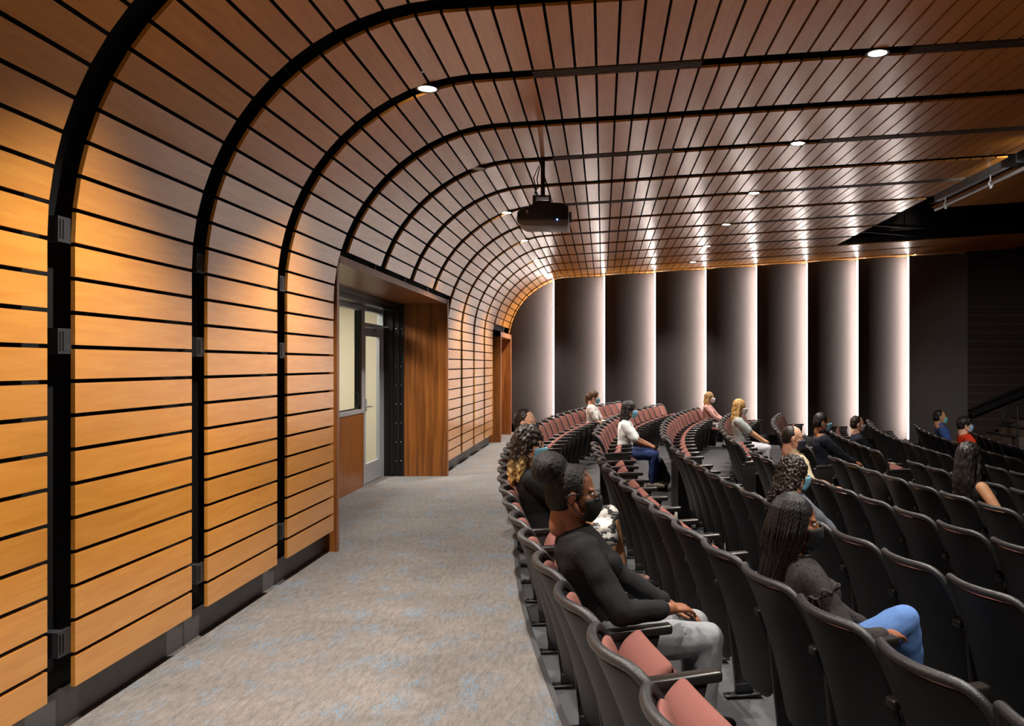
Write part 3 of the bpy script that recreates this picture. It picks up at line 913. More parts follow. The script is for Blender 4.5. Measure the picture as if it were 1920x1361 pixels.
def seat_angle(r, s):
    """world transform of the seat at signed arc distance s from the centre line of row r (s<0 is this side)"""
    R = RCX - X0[r]
    th = s / R
    x = RCX - R * math.cos(th); y = RCY + R * math.sin(th)
    return x, y, floor_z(X0[r]), -th
PITCH_SEAT, S_FIRST = .55, .46
ROWNAME = {1: 'last', 2: 'second', 3: 'third', 4: 'fourth', 5: 'fifth', 6: 'sixth', 7: 'seventh', 8: 'eighth', 9: 'ninth'}
seats = {}
protos = {}
def add_part(root, name, me, mat, parent=None, **kw):
    o = bpy.data.objects.new(name, me); C.objects.link(o); o.parent = parent or root
    for k, v in kw.items(): o[k] = v
    return o
def make_seat(up, first, last):
    root = empty('auditorium_seat', category='seat')
    sh = add_part(root, 'back_shell', PM['back_shell'], None)
    add_part(root, 'rim', PM['rim'], None, sh)
    add_part(root, 'back_cushion', PM['back_cushion'], None, label='dusty pink back cushion')
    add_part(root, 'seat_cushion', PM['seat_cushion', up], None, label='dusty pink seat cushion')
    add_part(root, 'seat_pan', PM['seat_pan', up], None)
    for yy in ([-.275] + ([.275] if last else [])):
        a = add_part(root, 'armrest', PM['armrest'], None); a.location = (0, yy, 0)
        isend = (yy > 0 and last) or (yy < 0 and first)
        st = add_part(root, 'end_panel' if isend else 'standard', PM['end_panel'] if isend else PM['standard'], None); st.location = (0, yy, 0)
        f = add_part(root, 'foot_plate', PM['foot_plate'], None, st)
    return root
def copy_tree(o, parent=None):
    c = o.copy(); C.objects.link(c)
    if parent is not None:
        c.parent = parent
    for ch in kids.get(o.name, []):
        copy_tree(ch, c)
    return c
kids = {}
def index_kids(o):
    kids[o.name] = list(o.children)
    for ch in o.children: index_kids(ch)

# who sits where: (row, signed index) -> occupied; index counts seats from the centre aisle
# signed index i<0: this side, i>0: beyond
def seat_s(i):
    return (S_FIRST + PITCH_SEAT * (abs(i) - .5)) * (1 if i > 0 else -1)
PEOPLE_SEATS = {(1, -4), (1, -8), (1, -12), (2, -12), (3, -8), (4, -3), (5, -6), (1, 10), (2, 3), (3, 15), (4, 6), (5, 1), (6, 4), (8, 8), (8, 5)}
def build_seats():
    for r in range(1, 10):
        lim_far = (RCX - X0[r]) * .322
        nfar = int((lim_far - S_FIRST) / PITCH_SEAT)
        for sgn in (-1, 1):
            n = 17 if sgn < 0 else nfar
            for q in range(1, n + 1):
                i = q * sgn
                x, y, z, rz = seat_angle(r, seat_s(i))
                if x - .75 > (1920 - U0) / F_PX * y + .12:      # well outside the view on the stage side
                    continue
                up = (r, i) not in PEOPLE_SEATS and (r, i) != (2, -3)
                # local +y is away from the camera; first/last of the block carry end panels
                first = (q == 1 and sgn > 0) or (q == n and sgn < 0)
                last = (q == 1 and sgn < 0) or (q == n and sgn > 0)
                key = (up, first, last)
                if key not in protos:
                    root = make_seat(*key); index_kids(root); protos[key] = root
                else:
                    root = copy_tree(protos[key])
                root.location = (x, y, z); root.rotation_euler = (0, 0, rz)
                rowt = 'last row by the carpet' if r == 1 else f'{ROWNAME[r]} row from the back'
                root['label'] = f'{"tipped-up" if up else "lowered"} pink seat, {rowt}, {ORD[q]} seat {"before" if sgn < 0 else "beyond"} the centre aisle'
                root['category'] = 'seat'
                root['group'] = 'pink and black auditorium seats'
                seats[(r, i)] = root

# ------------------------------------------------------------------ people
def remesh(mb, name, mat, parent, vox, smooth=5, fac=.5, disp=None, **kw):
    o = mb.build(name, mat, None, recalc=False)
    bake(o, [('REMESH', dict(mode='VOXEL', voxel_size=vox, adaptivity=0.0)), ('SMOOTH', dict(factor=fac, iterations=smooth))])
    me = o.data
    if disp:
        sc_, amp, st = disp
        for v, nn in zip(me.vertices, [x.vector.copy() for x in me.vertex_normals]):
            p = V((v.co.x * sc_ * st[0], v.co.y * sc_ * st[1], v.co.z * sc_ * st[2]))
            v.co += nn * amp * noise.noise(p)
        me.update()
    me.materials.clear(); me.materials.append(mat)
    o.parent = parent
    for k, v in kw.items(): o[k] = v
    return o

def ik(S, W, l1, l2, pole):
    d = W - S; L = min(d.length, (l1 + l2) * .995)
    d.normalize()
    a = (l1 * l1 - l2 * l2 + L * L) / (2 * L)
    h = math.sqrt(max(0, l1 * l1 - a * a))
    p = V(pole); p = p - d * p.dot(d); p.normalize()
    return S + d * a + p * h

def frame(fwd, up):
    f = V(fwd).normalized(); u = V(up); u = (u - f * u.dot(f)).normalized(); s = u.cross(f)
    return Matrix((f, s, u)).transposed().to_4x4()   # columns: forward, side, up

def hand(mb, wrist, fwd, back, sgn, curl=.5, k=1.0):
    """wrist point, finger direction, back-of-hand direction, sgn +1 left hand / -1 right (thumb on the -sgn side ... inner side)"""
    a = len(mb.v)
    mb.loft([(0, 0, 0), (.03, 0, .002), (.075, 0, .003), (.092, 0, .0)], [(.024, .017), (.036, .017), (.040, .014), (.037, .011)], n=12, side=(0, 1, 0))
    for q, (y, ln, sp) in enumerate([(-.030, .068, -.10), (-.0105, .078, -.03), (.0095, .073, .03), (.028, .058, .10)]):
        y *= sgn; sp *= sgn
        p = V((.088, y, 0)); an = -.15 - curl * .25 * (1 + .12 * q); pts = [p]
        for sgl in (.45, .32, .23):
            d = V((math.cos(an), math.sin(sp), math.sin(an))).normalized()
            p = p + d * ln * sgl; pts.append(p); an -= curl * .75
        mb.loft(pts, [.0092, .0088, .0080, .0068], n=8)
    t = V((.022, -.028 * sgn, -.004)); pts = [t, t + V((.026, -.022 * sgn, -.008)), t + V((.054, -.028 * sgn, -.014)), t + V((.076, -.024 * sgn, -.016))]
    mb.loft(pts, [.0125, .0115, .0098, .0078], n=8)
    Mx = Matrix.Translation(wrist) @ frame(fwd, back) @ Matrix.Scale(k, 4)
    mb.xf(Mx, a)

def skin_mat(name, col):
    m = plain('skin_' + name, col, .5, spec=.4, var=(30, .06))
    m.node_tree.nodes['Principled BSDF'].inputs['Subsurface Weight'].default_value = .06
    m.node_tree.nodes['Principled BSDF'].inputs['Subsurface Radius'].default_value = (.02, .008, .004)
    return m
SK = {'dark': skin_mat('deep_brown', srgb(132, 84, 58)), 'brown': skin_mat('brown', srgb(150, 98, 66)), 'tan': skin_mat('tan', srgb(196, 144, 108)), 'light': skin_mat('light', srgb(222, 172, 144))}
def cloth(name, col, rough=.85, var=(60, .12)):
    return plain('cloth_' + name, col, rough, spec=.2, bump=(160, .25), var=var)
def hair_mat(name, c1, c2, zs=.08, rough=.5):
    m = wood('hair_' + name, c1, c2, 40, (1, 1, zs), rough, contrast=(.35, .7), spec=.4)
    return m
HM = {'black': hair_mat('black', (.006, .005, .005, 1), (.018, .014, .013, 1)), 'afro': hair_mat('coily_black', (.005, .004, .004, 1), (.02, .015, .013, 1), 1.0, .7),
      'darkbrown': hair_mat('dark_brown', (.011, .007, .005, 1), (.035, .02, .013, 1)), 'brown': hair_mat('brown', (.05, .026, .012, 1), (.14, .075, .035, 1)),
      'blond': hair_mat('blond', srgb(176, 130, 70), srgb(226, 190, 126)), 'honey': hair_mat('honey_blond', srgb(150, 112, 64), srgb(214, 178, 122)),
      'ombre': None}
def ombre():
    m = HM['darkbrown'].copy(); m.name = 'hair_ombre'
    n, l = nodes_of(m); b = n['Principled BSDF']
    src = b.inputs['Base Color'].links[0].from_socket
    tc = n.new('ShaderNodeTexCoord'); sp = n.new('ShaderNodeSeparateXYZ'); l.new(tc.outputs['Object'], sp.inputs[0])
    nz = n.new('ShaderNodeTexNoise'); nz.inputs['Scale'].default_value = 14; l.new(tc.outputs['Object'], nz.inputs['Vector'])
    ad = n.new('ShaderNodeMath'); ad.operation = 'MULTIPLY_ADD'; ad.inputs[1].default_value = .22; l.new(nz.outputs['Fac'], ad.inputs[0]); l.new(sp.outputs['Z'], ad.inputs[2])
    mr = n.new('ShaderNodeMapRange'); mr.inputs['From Min'].default_value = 1.20; mr.inputs['From Max'].default_value = 1.04; l.new(ad.outputs[0], mr.inputs['Value'])
    mx = n.new('ShaderNodeMix'); mx.data_type = 'RGBA'; l.new(mr.outputs[0], mx.inputs[0]); l.new(src, mx.inputs[6]); mx.inputs[7].default_value = srgb(206, 168, 104)
    l.new(mx.outputs[2], b.inputs['Base Color'])
    return m
HM['ombre'] = ombre()
def dots(name, base, dot, scale, size):
    m = plain('cloth_' + name, base, .8, spec=.25)
    n, l = nodes_of(m); b = n['Principled BSDF']
    tc = n.new('ShaderNodeTexCoord'); v = n.new('ShaderNodeTexVoronoi'); v.inputs['Scale'].default_value = scale; v.inputs['Randomness'].default_value = .35
    l.new(tc.outputs['Object'], v.inputs['Vector'])
    mr = n.new('ShaderNodeMapRange'); mr.inputs['From Min'].default_value = size; mr.inputs['From Max'].default_value = size * 1.3; l.new(v.outputs['Distance'], mr.inputs['Value'])
    mx = n.new('ShaderNodeMix'); mx.data_type = 'RGBA'; l.new(mr.outputs[0], mx.inputs[0]); mx.inputs[6].default_value = dot; mx.inputs[7].default_value = base
    l.new(mx.outputs[2], b.inputs['Base Color'])
    return m
def streaks(name, c1, c2, sc_, st, thr=(.47, .53)):
    return wood('cloth_' + name, c1, c2, sc_, st, .7, contrast=thr, spec=.3)
EYE_W = plain('eye_white', srgb(232, 228, 222), .25); EYE_D = plain('iris_dark', (.008, .005, .004, 1), .15)
MASKS = {'blue': plain('mask_blue', srgb(120, 178, 204), .8), 'teal': plain('mask_teal', srgb(118, 186, 184), .8), 'white': plain('mask_white', srgb(226, 226, 230), .8), 'grey': plain('mask_grey', srgb(182, 184, 198), .8),
         'black': plain('mask_black', (.010, .010, .011, 1), .75), 'navy': plain('mask_navy', srgb(38, 44, 66), .8), 'paleblue': plain('mask_pale_blue', srgb(150, 184, 222), .8)}
LOOP = plain('ear_loop_elastic', srgb(210, 210, 210), .7)

def head_mesh(mb, k=1.0):
    mb.ell((-.008, 0, .022), (.098, .077, .096), n=20, m=14)                 # cranium
    mb.ell((-.045, 0, .012), (.068, .070, .078), n=16, m=12)                 # occiput
    mb.loft([(.035, 0, .03), (.042, 0, -.03), (.050, 0, -.085)], [(.066, .052), (.060, .050), (.034, .040)], n=16, side=(0, 1, 0))   # face block
    mb.ell((.066, 0, -.098), (.026, .028, .022))                             # chin
    for s in (-1, 1):
        mb.loft([(-.005, s * .062, -.035), (.03, s * .050, -.075), (.062, s * .022, -.1)], [.018, .018, .016], n=10)   # jaw
        mb.ell((.058, s * .042, -.022), (.030, .026, .024))                  # cheek
        mb.ell((.076, s * .030, .022), (.018, .026, .010))                   # brow
        mb.ell((-.004, s * .078, -.012), (.020, .010, .031), M=Matrix.Rotation(s * .25, 3, 'Z'))   # ear
        mb.ell((.100, s * .012, -.040), (.012, .010, .009))                  # nostril
    mb.loft([(.086, 0, .016), (.098, 0, -.010), (.110, 0, -.034)], [.010, .012, .014], n=10)   # nose
    mb.ell((.094, 0, -.066), (.014, .024, .007)); mb.ell((.092, 0, -.078), (.014, .021, .008))   # lips
    mb.loft([(-.035, 0, -.04), (-.045, 0, -.15)], [(.055, .055), (.052, .052)], n=14, side=(0, 1, 0))   # neck stub

def mask_mesh(mb, sc_=1.0):
    nu, nv = 16, 8
    def pt(u, v, o):
        az = math.radians(-72 + 144 * u)
        z = -.004 - .118 * v
        z += (-.020 * (1 - math.cos(az)) if v < .5 else .03 * (1 - math.cos(az)) * (v - .5) * 2) * (1 if v < .5 else 1)
        bul = math.sin(PI * min(1, .25 + v * .75))
        rx = .088 + .038 * bul ** .8 - .004 * v
        ry = .078 - .012 * v
        x = rx * math.cos(az) ** .75 if math.cos(az) > 0 else 0
        return V((x + .006 + o, ry * math.sin(az) * (1 + o * 8), z))
    w = nu + 1; vs = []
    for o in (0.0, .004):
        for j in range(nv + 1):
            for i in range(nu + 1):
                vs.append(pt(i / nu, j / nv, o))
    N = (nu + 1) * (nv + 1); fs = []
    for j in range(nv):
        for i in range(nu):
            q = (j * w + i, j * w + i + 1, (j + 1) * w + i + 1, (j + 1) * w + i)
            fs.append(tuple(reversed(q))); fs.append(tuple(N + k for k in q))
    bord = [i for i in range(w)] + [j * w + nu for j in range(1, nv + 1)] + [nv * w + i for i in range(nu - 1, -1, -1)] + [j * w for j in range(nv - 1, 0, -1)]
    for k in range(len(bord)):
        a, b = bord[k], bord[(k + 1) % len(bord)]
        fs.append((a, b, N + b, N + a))
    mb.add(vs, fs)

rnd = random.Random(3)
def hair_parts(style):
    """returns (MB, disp) in head space; the falling parts hang along -z"""
    h = MB(); disp = None
    def cap(dx=-.018, rx=.104, ry=.088, rz=.106, zc=.026, low=True):
        h.ell((dx, 0, zc), (rx, ry, rz), n=22, m=16)
        if low:
            h.ell((-.05, 0, -.012), (.072, .080, .085), n=18, m=12)
    if style == 'short':
        cap(dx=-.027, rx=.097, ry=.083, rz=.103, zc=.027); disp = (70, .004, (1, 1, 1))
    elif style == 'crop':
        cap(dx=-.016, rx=.101, ry=.082, rz=.1, zc=.024); disp = (120, .002, (1, 1, 1))
    elif style == 'thin':
        h.ell((-.026, 0, .018), (.094, .0815, .1005), n=22, m=16); h.ell((-.05, 0, -.01), (.066, .077, .075), n=18, m=12); disp = (120, .002, (1, 1, 1))
    elif style == 'fringe':
        cap(dx=-.012, rx=.110, ry=.092, rz=.110, zc=.03); h.ell((.05, 0, .075), (.055, .07, .035)); disp = (60, .008, (1, 1, .4))
    elif style == 'puff':
        cap(dx=-.02, rx=.102, ry=.084, rz=.103, zc=.024); h.ell((-.11, 0, .10), (.082, .088, .076), n=20, m=14); h.ell((-.08, 0, .07), (.06, .065, .06)); disp = (230, .006, (1, 1, 1))
    elif style == 'pony':
        cap(); h.loft([(-.09, 0, .02), (-.135, 0, .0), (-.145, 0, -.07), (-.12, 0, -.17)], [.028, .034, .034, .012], n=12); disp = (60, .006, (1, 1, .3))
    elif style in ('long', 'locs', 'sleek', 'ombre', 'bob'):
        cap(dx=-.014, rx=.108, ry=.094, rz=.110, zc=.028)
        L = {'long': .30, 'locs': .46, 'sleek': .27, 'ombre': .22, 'bob': .13}[style]
        wd = {'long': .088, 'locs': .088, 'sleek': .09, 'ombre': .10, 'bob': .088}[style]
        h.loft([(-.05, 0, .04), (-.065, 0, -.06), (-.082, 0, -.06 - L * .5), (-.085, 0, -.06 - L)], [(wd * .95, .066), (wd, .062), (wd * 1.08, .05), (wd * .85, .022)], n=18, side=(0, 1, 0))
        for s in (-1, 1):
            h.loft([(-.005, s * .078, .02), (-.015, s * .09, -.08), (-.02, s * .098, -.08 - L * .45), (-.03, s * .09, -.06 - L * .85)], [.026, .028, .028, .012], n=10)
        disp = (46 if style == 'ombre' else 60, .016 if style == 'ombre' else .008, (1, 1, .35 if style != 'ombre' else .8))
    elif style == 'curly':
        cap(dx=-.014, rx=.110, ry=.098, rz=.112, zc=.026)
        h.loft([(-.05, 0, .0), (-.07, 0, -.13), (-.08, 0, -.27)], [(.105, .075), (.135, .07), (.12, .04)], n=18, side=(0, 1, 0))
        for q in range(150):
            t = rnd.random(); a = rnd.uniform(-1.9, 1.9)
            rr = .098 + .045 * min(1, t * 1.4)
            p = V((-.03 - .03 * t - rr * .72 * math.cos(a), rr * math.sin(a) * 1.05, .06 - .35 * t))
            h.loft([p, p + V((rnd.uniform(-.012, .012), rnd.uniform(-.012, .012), -.02)), p + V((rnd.uniform(-.016, .016), rnd.uniform(-.016, .016), -.045))], [.012, .013, .007], n=6)
        disp = (70, .014, (1, 1, .8))
    return h, disp

def braids(parent, mat, HMx, rows=64):
    mb = MB()
    mb.ell((-.016, 0, .024), (.103, .085, .104), n=20, m=14); mb.ell((-.05, 0, -.012), (.072, .078, .085), n=16, m=12)
    tubes = MB()
    r3 = random.Random(11)
    for layer in (0, 1, 2):
        for q in range(rows // (1 + layer)):
            a = math.radians(-128 + 256 * (q + .5) / (rows // (1 + layer))) + r3.uniform(-.02, .02)
            # 'a' = 0 at the back of the head, +-128 deg towards the temples
            dx, dy = -math.cos(a), math.sin(a)
            top = V((-.005 + .015 * dx, .015 * dy, .134 - .006 * layer))
            pts = []
            for t in (0, .25, .5, .75, 1.0):
                el = t * PI / 2
                pts.append(V((-.014 + dx * .110 * math.sin(el), dy * .096 * math.sin(el), .024 + .112 * math.cos(el))))
            pts = pts[layer and 2:]
            end = pts[-1]
            L = r3.uniform(.30, .38) * (1 if abs(a) < 1.7 else .9)
            spread = .02 + .012 * layer
            for t in (.2, .4, .6, .8, 1.0):
                back = -.05 * t if abs(a) > 1.4 else -.015 * t
                pts.append(end + V((back + dx * spread * (-.4 if t > .5 else .3) - .02 * t * t, dy * spread * (.5 - t) * 1.2, -L * t)))
            # resample and modulate the radius to read as plaiting
            seg = []
            for k in range(len(pts) - 1):
                for m_ in range(6):
                    seg.append(pts[k].lerp(pts[k + 1], m_ / 6))
            seg.append(pts[-1])
            ph_ = r3.uniform(0, 6.28)
            rad = [.0054 + .0013 * math.sin(k * 2.1 + ph_) for k in range(len(seg))]
            tubes.loft(seg, rad, n=5)
    mb.xf(HMx); tubes.xf(HMx)
    o = mb.build('hair', mat, parent, smooth=True)
    t = tubes.build('braids', mat, o, smooth=True)
    return o

def person(row, idx, label, skin, hair, hmat, top, sleeve, bottom, mask=None, female=False, lean=-15, fwd=0.0, pitch=0, yaw=0, roll=0, vox=.012, size=1.0,
           hands='lap', legs='down', neck='crew', collar=None, shoes=None, tie=None, glasses=False, head_up=0, watch=False, drop=0.0, braid=False, hem=None, ruffle=False, stretch=.94):
    x, y, z, rz = seat_angle(row, seat_s(idx))
    root = empty('person', (x, y, z), rz, label, 'person')
    root.scale = (size, size, size)
    ph = math.radians(lean)
    U = V((math.sin(ph), 0, math.cos(ph))); Fw = V((math.cos(ph), 0, -math.sin(ph)))
    hip = V((.235 + fwd, 0, .525 - drop))
    g = .93 if female else 1.0
    def T(t, f=0, s=0): return hip + U * t * stretch + Fw * f + V((0, s, 0))
    def torso(mb, e, t1=.53, fit=1.0):
        prof_ = [(0, .165, .118, .0), (.10, .150, .108, .0), (.20, .150 if not female else .138, .102, .005), (.30, .168, .112, .008), (.40, .178, .112, .004), (.47, .160, .092, 0), (.51, .110, .072, 0)]
        P = [p for p in prof_ if p[0] <= t1]
        mb.loft([T(t, f) for t, a, b, f in P], [(a * g + e, b * (.95 if female else 1) + e) for t, a, b, f in P], n=20, side=(0, 1, 0), capk=.42)
        if female and t1 > .4:
            for s in (-1, 1): mb.ell(T(.335, .082, s * .075), (.055 + e, .062 + e, .058 + e))
    SW = .178 if female else .198
    Sh = {s: T(.455, 0, s * SW) for s in (-1, 1)}
    # hands
    if hands == 'lap':
        W = {1: hip + V((.34, .075, .075)), -1: hip + V((.33, -.075, .070))}
        HD = {1: V((.75, -.62, -.18)), -1: V((.75, .62, -.12))}; BK = {1: V((.2, .15, 1)), -1: V((.2, -.2, 1))}
    elif hands == 'knees':
        W = {1: hip + V((.385, .07, .115)), -1: hip + V((.375, -.07, .105))}
        HD = {1: V((.8, -.5, -.25)), -1: V((.8, .55, -.2))}; BK = {1: V((.2, .3, 1)), -1: V((.2, -.3, 1))}
    elif hands == 'arms':
        W = {1: hip + V((.20, .255, .160)), -1: hip + V((.20, -.255, .160))}
        HD = {1: V((1, -.1, -.12)), -1: V((1, .1, -.12))}; BK = {1: V((.1, .2, 1)), -1: V((.1, -.2, 1))}
    elif hands == 'near':     # the arm on the camera side lies on the armrest, the other in the lap
        W = {1: hip + V((.34, .08, .075)), -1: hip + V((.23, -.225, .165))}
        HD = {1: V((.8, -.55, -.18)), -1: V((.9, .40, -.12))}; BK = {1: V((.2, .2, 1)), -1: V((.2, -.2, 1))}
    El = {}
    for s in (-1, 1):
        El[s] = ik(Sh[s], W[s], .285, .245, V((-.35, s * .55, -.6)))
    def arm(mb, s, e, until):
        """until: 0..2 (1 = elbow, 2 = wrist)"""
        u = min(1, until)
        mb.loft([Sh[s] + V((0, -s * .02, .0)), Sh[s].lerp(El[s], .35 * u), Sh[s].lerp(El[s], u)], [(.052 if female else .060) + e, (.047 if female else .054) + e, (.043 if female else .046) + e], n=12)
        if until > 1:
            q = until - 1
            mb.loft([El[s], El[s].lerp(W[s], .3 * q), El[s].lerp(W[s], q)], [(.040) + e, (.041 if not female else .037) + e, (.040 - .013 * q) + e], n=12)
    # legs
    Hp = {s: hip + V((.0, s * .088, -.005)) for s in (-1, 1)}
    if legs == 'cross':
        Kn = {1: hip + V((.46, .03, .13)), -1: hip + V((.44, -.07, -.01))}
        An = {1: Kn[1] + V((.08, -.08, -.40)), -1: V((hip.x + .36, -.06, .085))}
    elif legs == 'crossup':   # ankle hooked on the other knee: the raised knee shows above the seat
        Kn = {1: hip + V((.44, .06, .02)), -1: hip + V((.43, -.05, .17))}
        An = {1: V((hip.x + .40, .06, .085)), -1: Kn[-1] + V((.12, .10, -.36))}
    else:
        kd = .10 if female else .14
        Kn = {s: hip + V((.44, s * kd, -.015)) for s in (-1, 1)}
        An = {s: V((hip.x + .44 + (.02 if s > 0 else -.03), s * (kd - .01), .075)) for s in (-1, 1)}
        if legs == 'tuck':
            An = {s: V((hip.x + .30 + .04 * s, s * .08, .075)) for s in (-1, 1)}
    def leg(mb, s, e, until=2.0):
        u = min(1, until)
        mb.loft([Hp[s], Hp[s].lerp(Kn[s], .5 * u), Hp[s].lerp(Kn[s], u)], [.088 + e, .076 + e, .060 + e], n=14)
        if until > 1:
            q = until - 1
            mb.loft([Kn[s], Kn[s].lerp(An[s], .3 * q), Kn[s].lerp(An[s], q)], [.058 + e, .058 + e, (.056 - .016 * q) + e], n=14)
    # head placement
    neck0 = T(.50); HC = T(.695, .035) + V((.01, 0, head_up))
    HMx = Matrix.Translation(HC) @ Matrix.Rotation(math.radians(yaw), 4, 'Z') @ Matrix.Rotation(math.radians(pitch), 4, 'Y') @ Matrix.Rotation(math.radians(roll), 4, 'X')
    body = MB()
    torso(body, 0)
    body.loft([T(.47), T(.53, .005), HC + V((-.03, 0, -.085))], [(.075, .062), (.056 * (.9 if female else 1.05), .056), (.050, .054)], n=14, side=(0, 1, 0))
    for s in (-1, 1):
        arm(body, s, 0, 2.0); leg(body, s, 0, 2.0)
        hand(body, W[s], HD[s], BK[s], s, curl=.75 if hands in ('lap', 'knees') else .5, k=.95 if female else 1.05)
        d = V((1, s * .12, 0)) if legs != 'crossup' else V((1, s * .1, -.25))
        body.loft([An[s] + V((-.03, 0, -.02)), An[s] + d * .08 + V((0, 0, -.035)), An[s] + d * .15 + V((0, 0, -.045))], [(.032, .034), (.042, .03), (.036, .02)], n=12, side=(0, 1, 0))
    a = len(body.v)
    head_mesh(body); body.xf(HMx, a)
    bo = remesh(body, 'body', SK[skin], root, vox if vox > .008 else .0062, smooth=4, fac=.5)
    # eyes
    for s in (-1, 1):
        mb = MB(); mb.ell((.081, s * .030, .003), (.011, .013, .009), n=12, m=8); mb.xf(HMx)
        e = mb.build('eye', EYE_W, bo, smooth=True)
        mb = MB(); mb.ell((.090, s * .030, .003), (.0042, .006, .006), n=10, m=8); mb.xf(HMx)
        mb.build('iris', EYE_D, e, smooth=True)
    # top
    if top is not None:
        mb = MB(); torso(mb, .016, .53 if neck == 'crew' else .48)
        if neck == 'collar':
            mb.loft([T(.49), T(.545, .01)], [(.075, .068), (.066, .064)], n=16, side=(0, 1, 0))
        for s in (-1, 1):
            if sleeve > 0: arm(mb, s, .013 if not (0 < sleeve < 1) else .02, sleeve)
        if hem: mb.loft([T(0), T(-.06)], [(.18 * g + .02, .135), (.185 * g + .02, .14)], n=20, side=(0, 1, 0))
        remesh(mb, {'dress': 'dress_top'}.get(hem, 'shirt' if collar is None else collar), top, root, max(vox * .85, .008), smooth=3, disp=(14, .006, (1, 1, 1)))
    # bottom
    kind, bm_ = bottom
    mb = MB()
    if kind == 'trousers':
        mb.loft([T(-.02), T(.09)], [(.165 * g + .018, .128), (.155 * g + .014, .118)], n=18, side=(0, 1, 0))
        for s in (-1, 1): leg(mb, s, .013, 1.93)
    elif kind == 'shorts':
        mb.loft([T(-.02), T(.09)], [(.165 * g + .018, .128), (.155 * g + .014, .118)], n=18, side=(0, 1, 0))
        for s in (-1, 1): leg(mb, s, .018, .92)
    else:   # skirt
        mb.loft([T(-.02), T(.10)], [(.165 * g + .02, .13), (.148 * g + .014, .116)], n=18, side=(0, 1, 0))
        for s in (-1, 1): leg(mb, s, .02, .97)
        mb.loft([hip + V((.05, 0, .0)), (Kn[1] + Kn[-1]) / 2 + V((-.02, 0, .0))], [(.15, .085), (.12, .065)], n=16, side=(0, 1, 0))
    remesh(mb, kind, bm_, root, max(vox * .85, .009), smooth=3, disp=(16, .006, (1, 1, 1)))
    # shoes
    sm = shoes or M['bag']
    for s in (-1, 1):
        mb = MB()
        d = V((1, s * .12, 0)) if legs != 'crossup' else V((1, s * .1, -.25))
        mb.loft([An[s] + V((-.045, 0, -.025)), An[s] + d * .06 + V((0, 0, -.030)), An[s] + d * .17 + V((0, 0, -.045))], [(.040, .042), (.046, .040), (.040, .024)], n=14, side=(0, 1, 0))
        mb.build('shoe', sm, root, smooth=True)
    # hair
    if braid:
        braids(root, hmat, HMx)
    elif hair:
        h, disp = hair_parts(hair); h.xf(HMx)
        if hair == 'ombre':
            pass
        remesh(h, 'hair', hmat, root, max(vox * .6, .006), smooth=2, disp=disp)
    if mask:
        mb = MB(); mask_mesh(mb); mb.xf(HMx)
        mo = mb.build('face_mask', MASKS[mask], root, smooth=True)
        mb = MB()
        for s in (-1, 1):
            for zz in (-.03, -.085):
                mb.loft([(.035, s * .076, zz), (.01, s * .082, zz * .7), (-.02, s * .083, -.015 if zz > -.05 else -.03)], [.0022] * 3, n=6)
        mb.xf(HMx); mb.build('ear_loop', MASKS['black'] if mask in ('black', 'navy') else LOOP, mo, smooth=True)
    if glasses:
        mb = MB()
        for s in (-1, 1):
            ring = [(.118 - abs(math.cos(t)) * .004, s * .033 + .025 * math.cos(t), .002 + .021 * math.sin(t)) for t in [2 * PI * k / 16 for k in range(17)]]
            mb.loft(ring, [.0022] * 17, n=6, caps=False)
            mb.loft([(.112, s * .06, .008), (.05, s * .082, .008), (-.01, s * .086, .004), (-.03, s * .084, -.012)], [.0022] * 4, n=6)
        mb.loft([(.119, -.009, .006), (.121, 0, .008), (.119, .009, .006)], [.002] * 3, n=6)
        mb.xf(HMx); mb.build('glasses', M['black_metal'], root, smooth=True)
    if ruffle:
        for s in (-1, 1):
            mb = MB(); c_ = Sh[s].lerp(El[s], .22); ax = (El[s] - Sh[s]).normalized(); e1 = ax.orthogonal().normalized(); e2 = ax.cross(e1)
            pts = [c_ + (e1 * math.cos(t) + e2 * math.sin(t)) * (.074 + .010 * math.sin(t * 9)) + ax * .012 * math.cos(t * 7) for t in [2 * PI * k / 48 for k in range(49)]]
            mb.loft(pts, [(.012, .004)] * 49, n=6, caps=False); mb.build('ruffle', top, root, smooth=True)
    if watch:
        mb = MB(); w = El[-1].lerp(W[-1], .9); ax = (W[-1] - El[-1]).normalized()
        mb.loft([w - ax * .012, w + ax * .012], [.036, .036], n=16); mb.build('watch', M['black_metal'], root, smooth=True)
    if tie is not None:
        mb = MB(); mb.loft([T(.47, .09), T(.40, .125), T(.28, .135), T(.12, .125)], [.006, .009, .009, .006], n=8); mb.build('lanyard', tie, root, smooth=True)
    return root

BLACK_CL = cloth('black', (.012, .012, .013, 1)); NAVY_CL = cloth('navy', srgb(34, 38, 50)); WHITE_CL = cloth('white', srgb(222, 222, 220)); DENIM = cloth('blue_denim', srgb(88, 122, 178), var=(90, .18)); DENIM_D = cloth('dark_denim', srgb(38, 52, 92), var=(90, .18))
GREY_TR = cloth('grey_flannel', srgb(132, 134, 138)); KHAKI = cloth('khaki', srgb(176, 160, 134)); WHITE_TR = cloth('white_twill', srgb(214, 214, 222)); MUSTARD = cloth('mustard', srgb(190, 150, 66))
person(1, -4, 'person in red polo, dark shorts and navy mask, short hair, seated in the last row', 'light', 'short', HM['darkbrown'], cloth('red', srgb(190, 30, 40)), 1.0, ('shorts', NAVY_CL), 'navy', hands='knees', watch=True, vox=.011, fwd=.02, lean=-13, pitch=4, yaw=-22)
person(1, -8, 'person with dark hair fading to blond ends, black top and silvery skirt, blue mask', 'tan', 'ombre', HM['ombre'], BLACK_CL, .75, ('skirt', streaks('silver_pattern', srgb(40, 40, 42), srgb(196, 192, 186), 14, (1, .5, 2))), 'blue', female=True, legs='cross', vox=.009, yaw=-16, lean=-14, pitch=6, shoes=cloth('pink_shoe', srgb(190, 150, 140)))
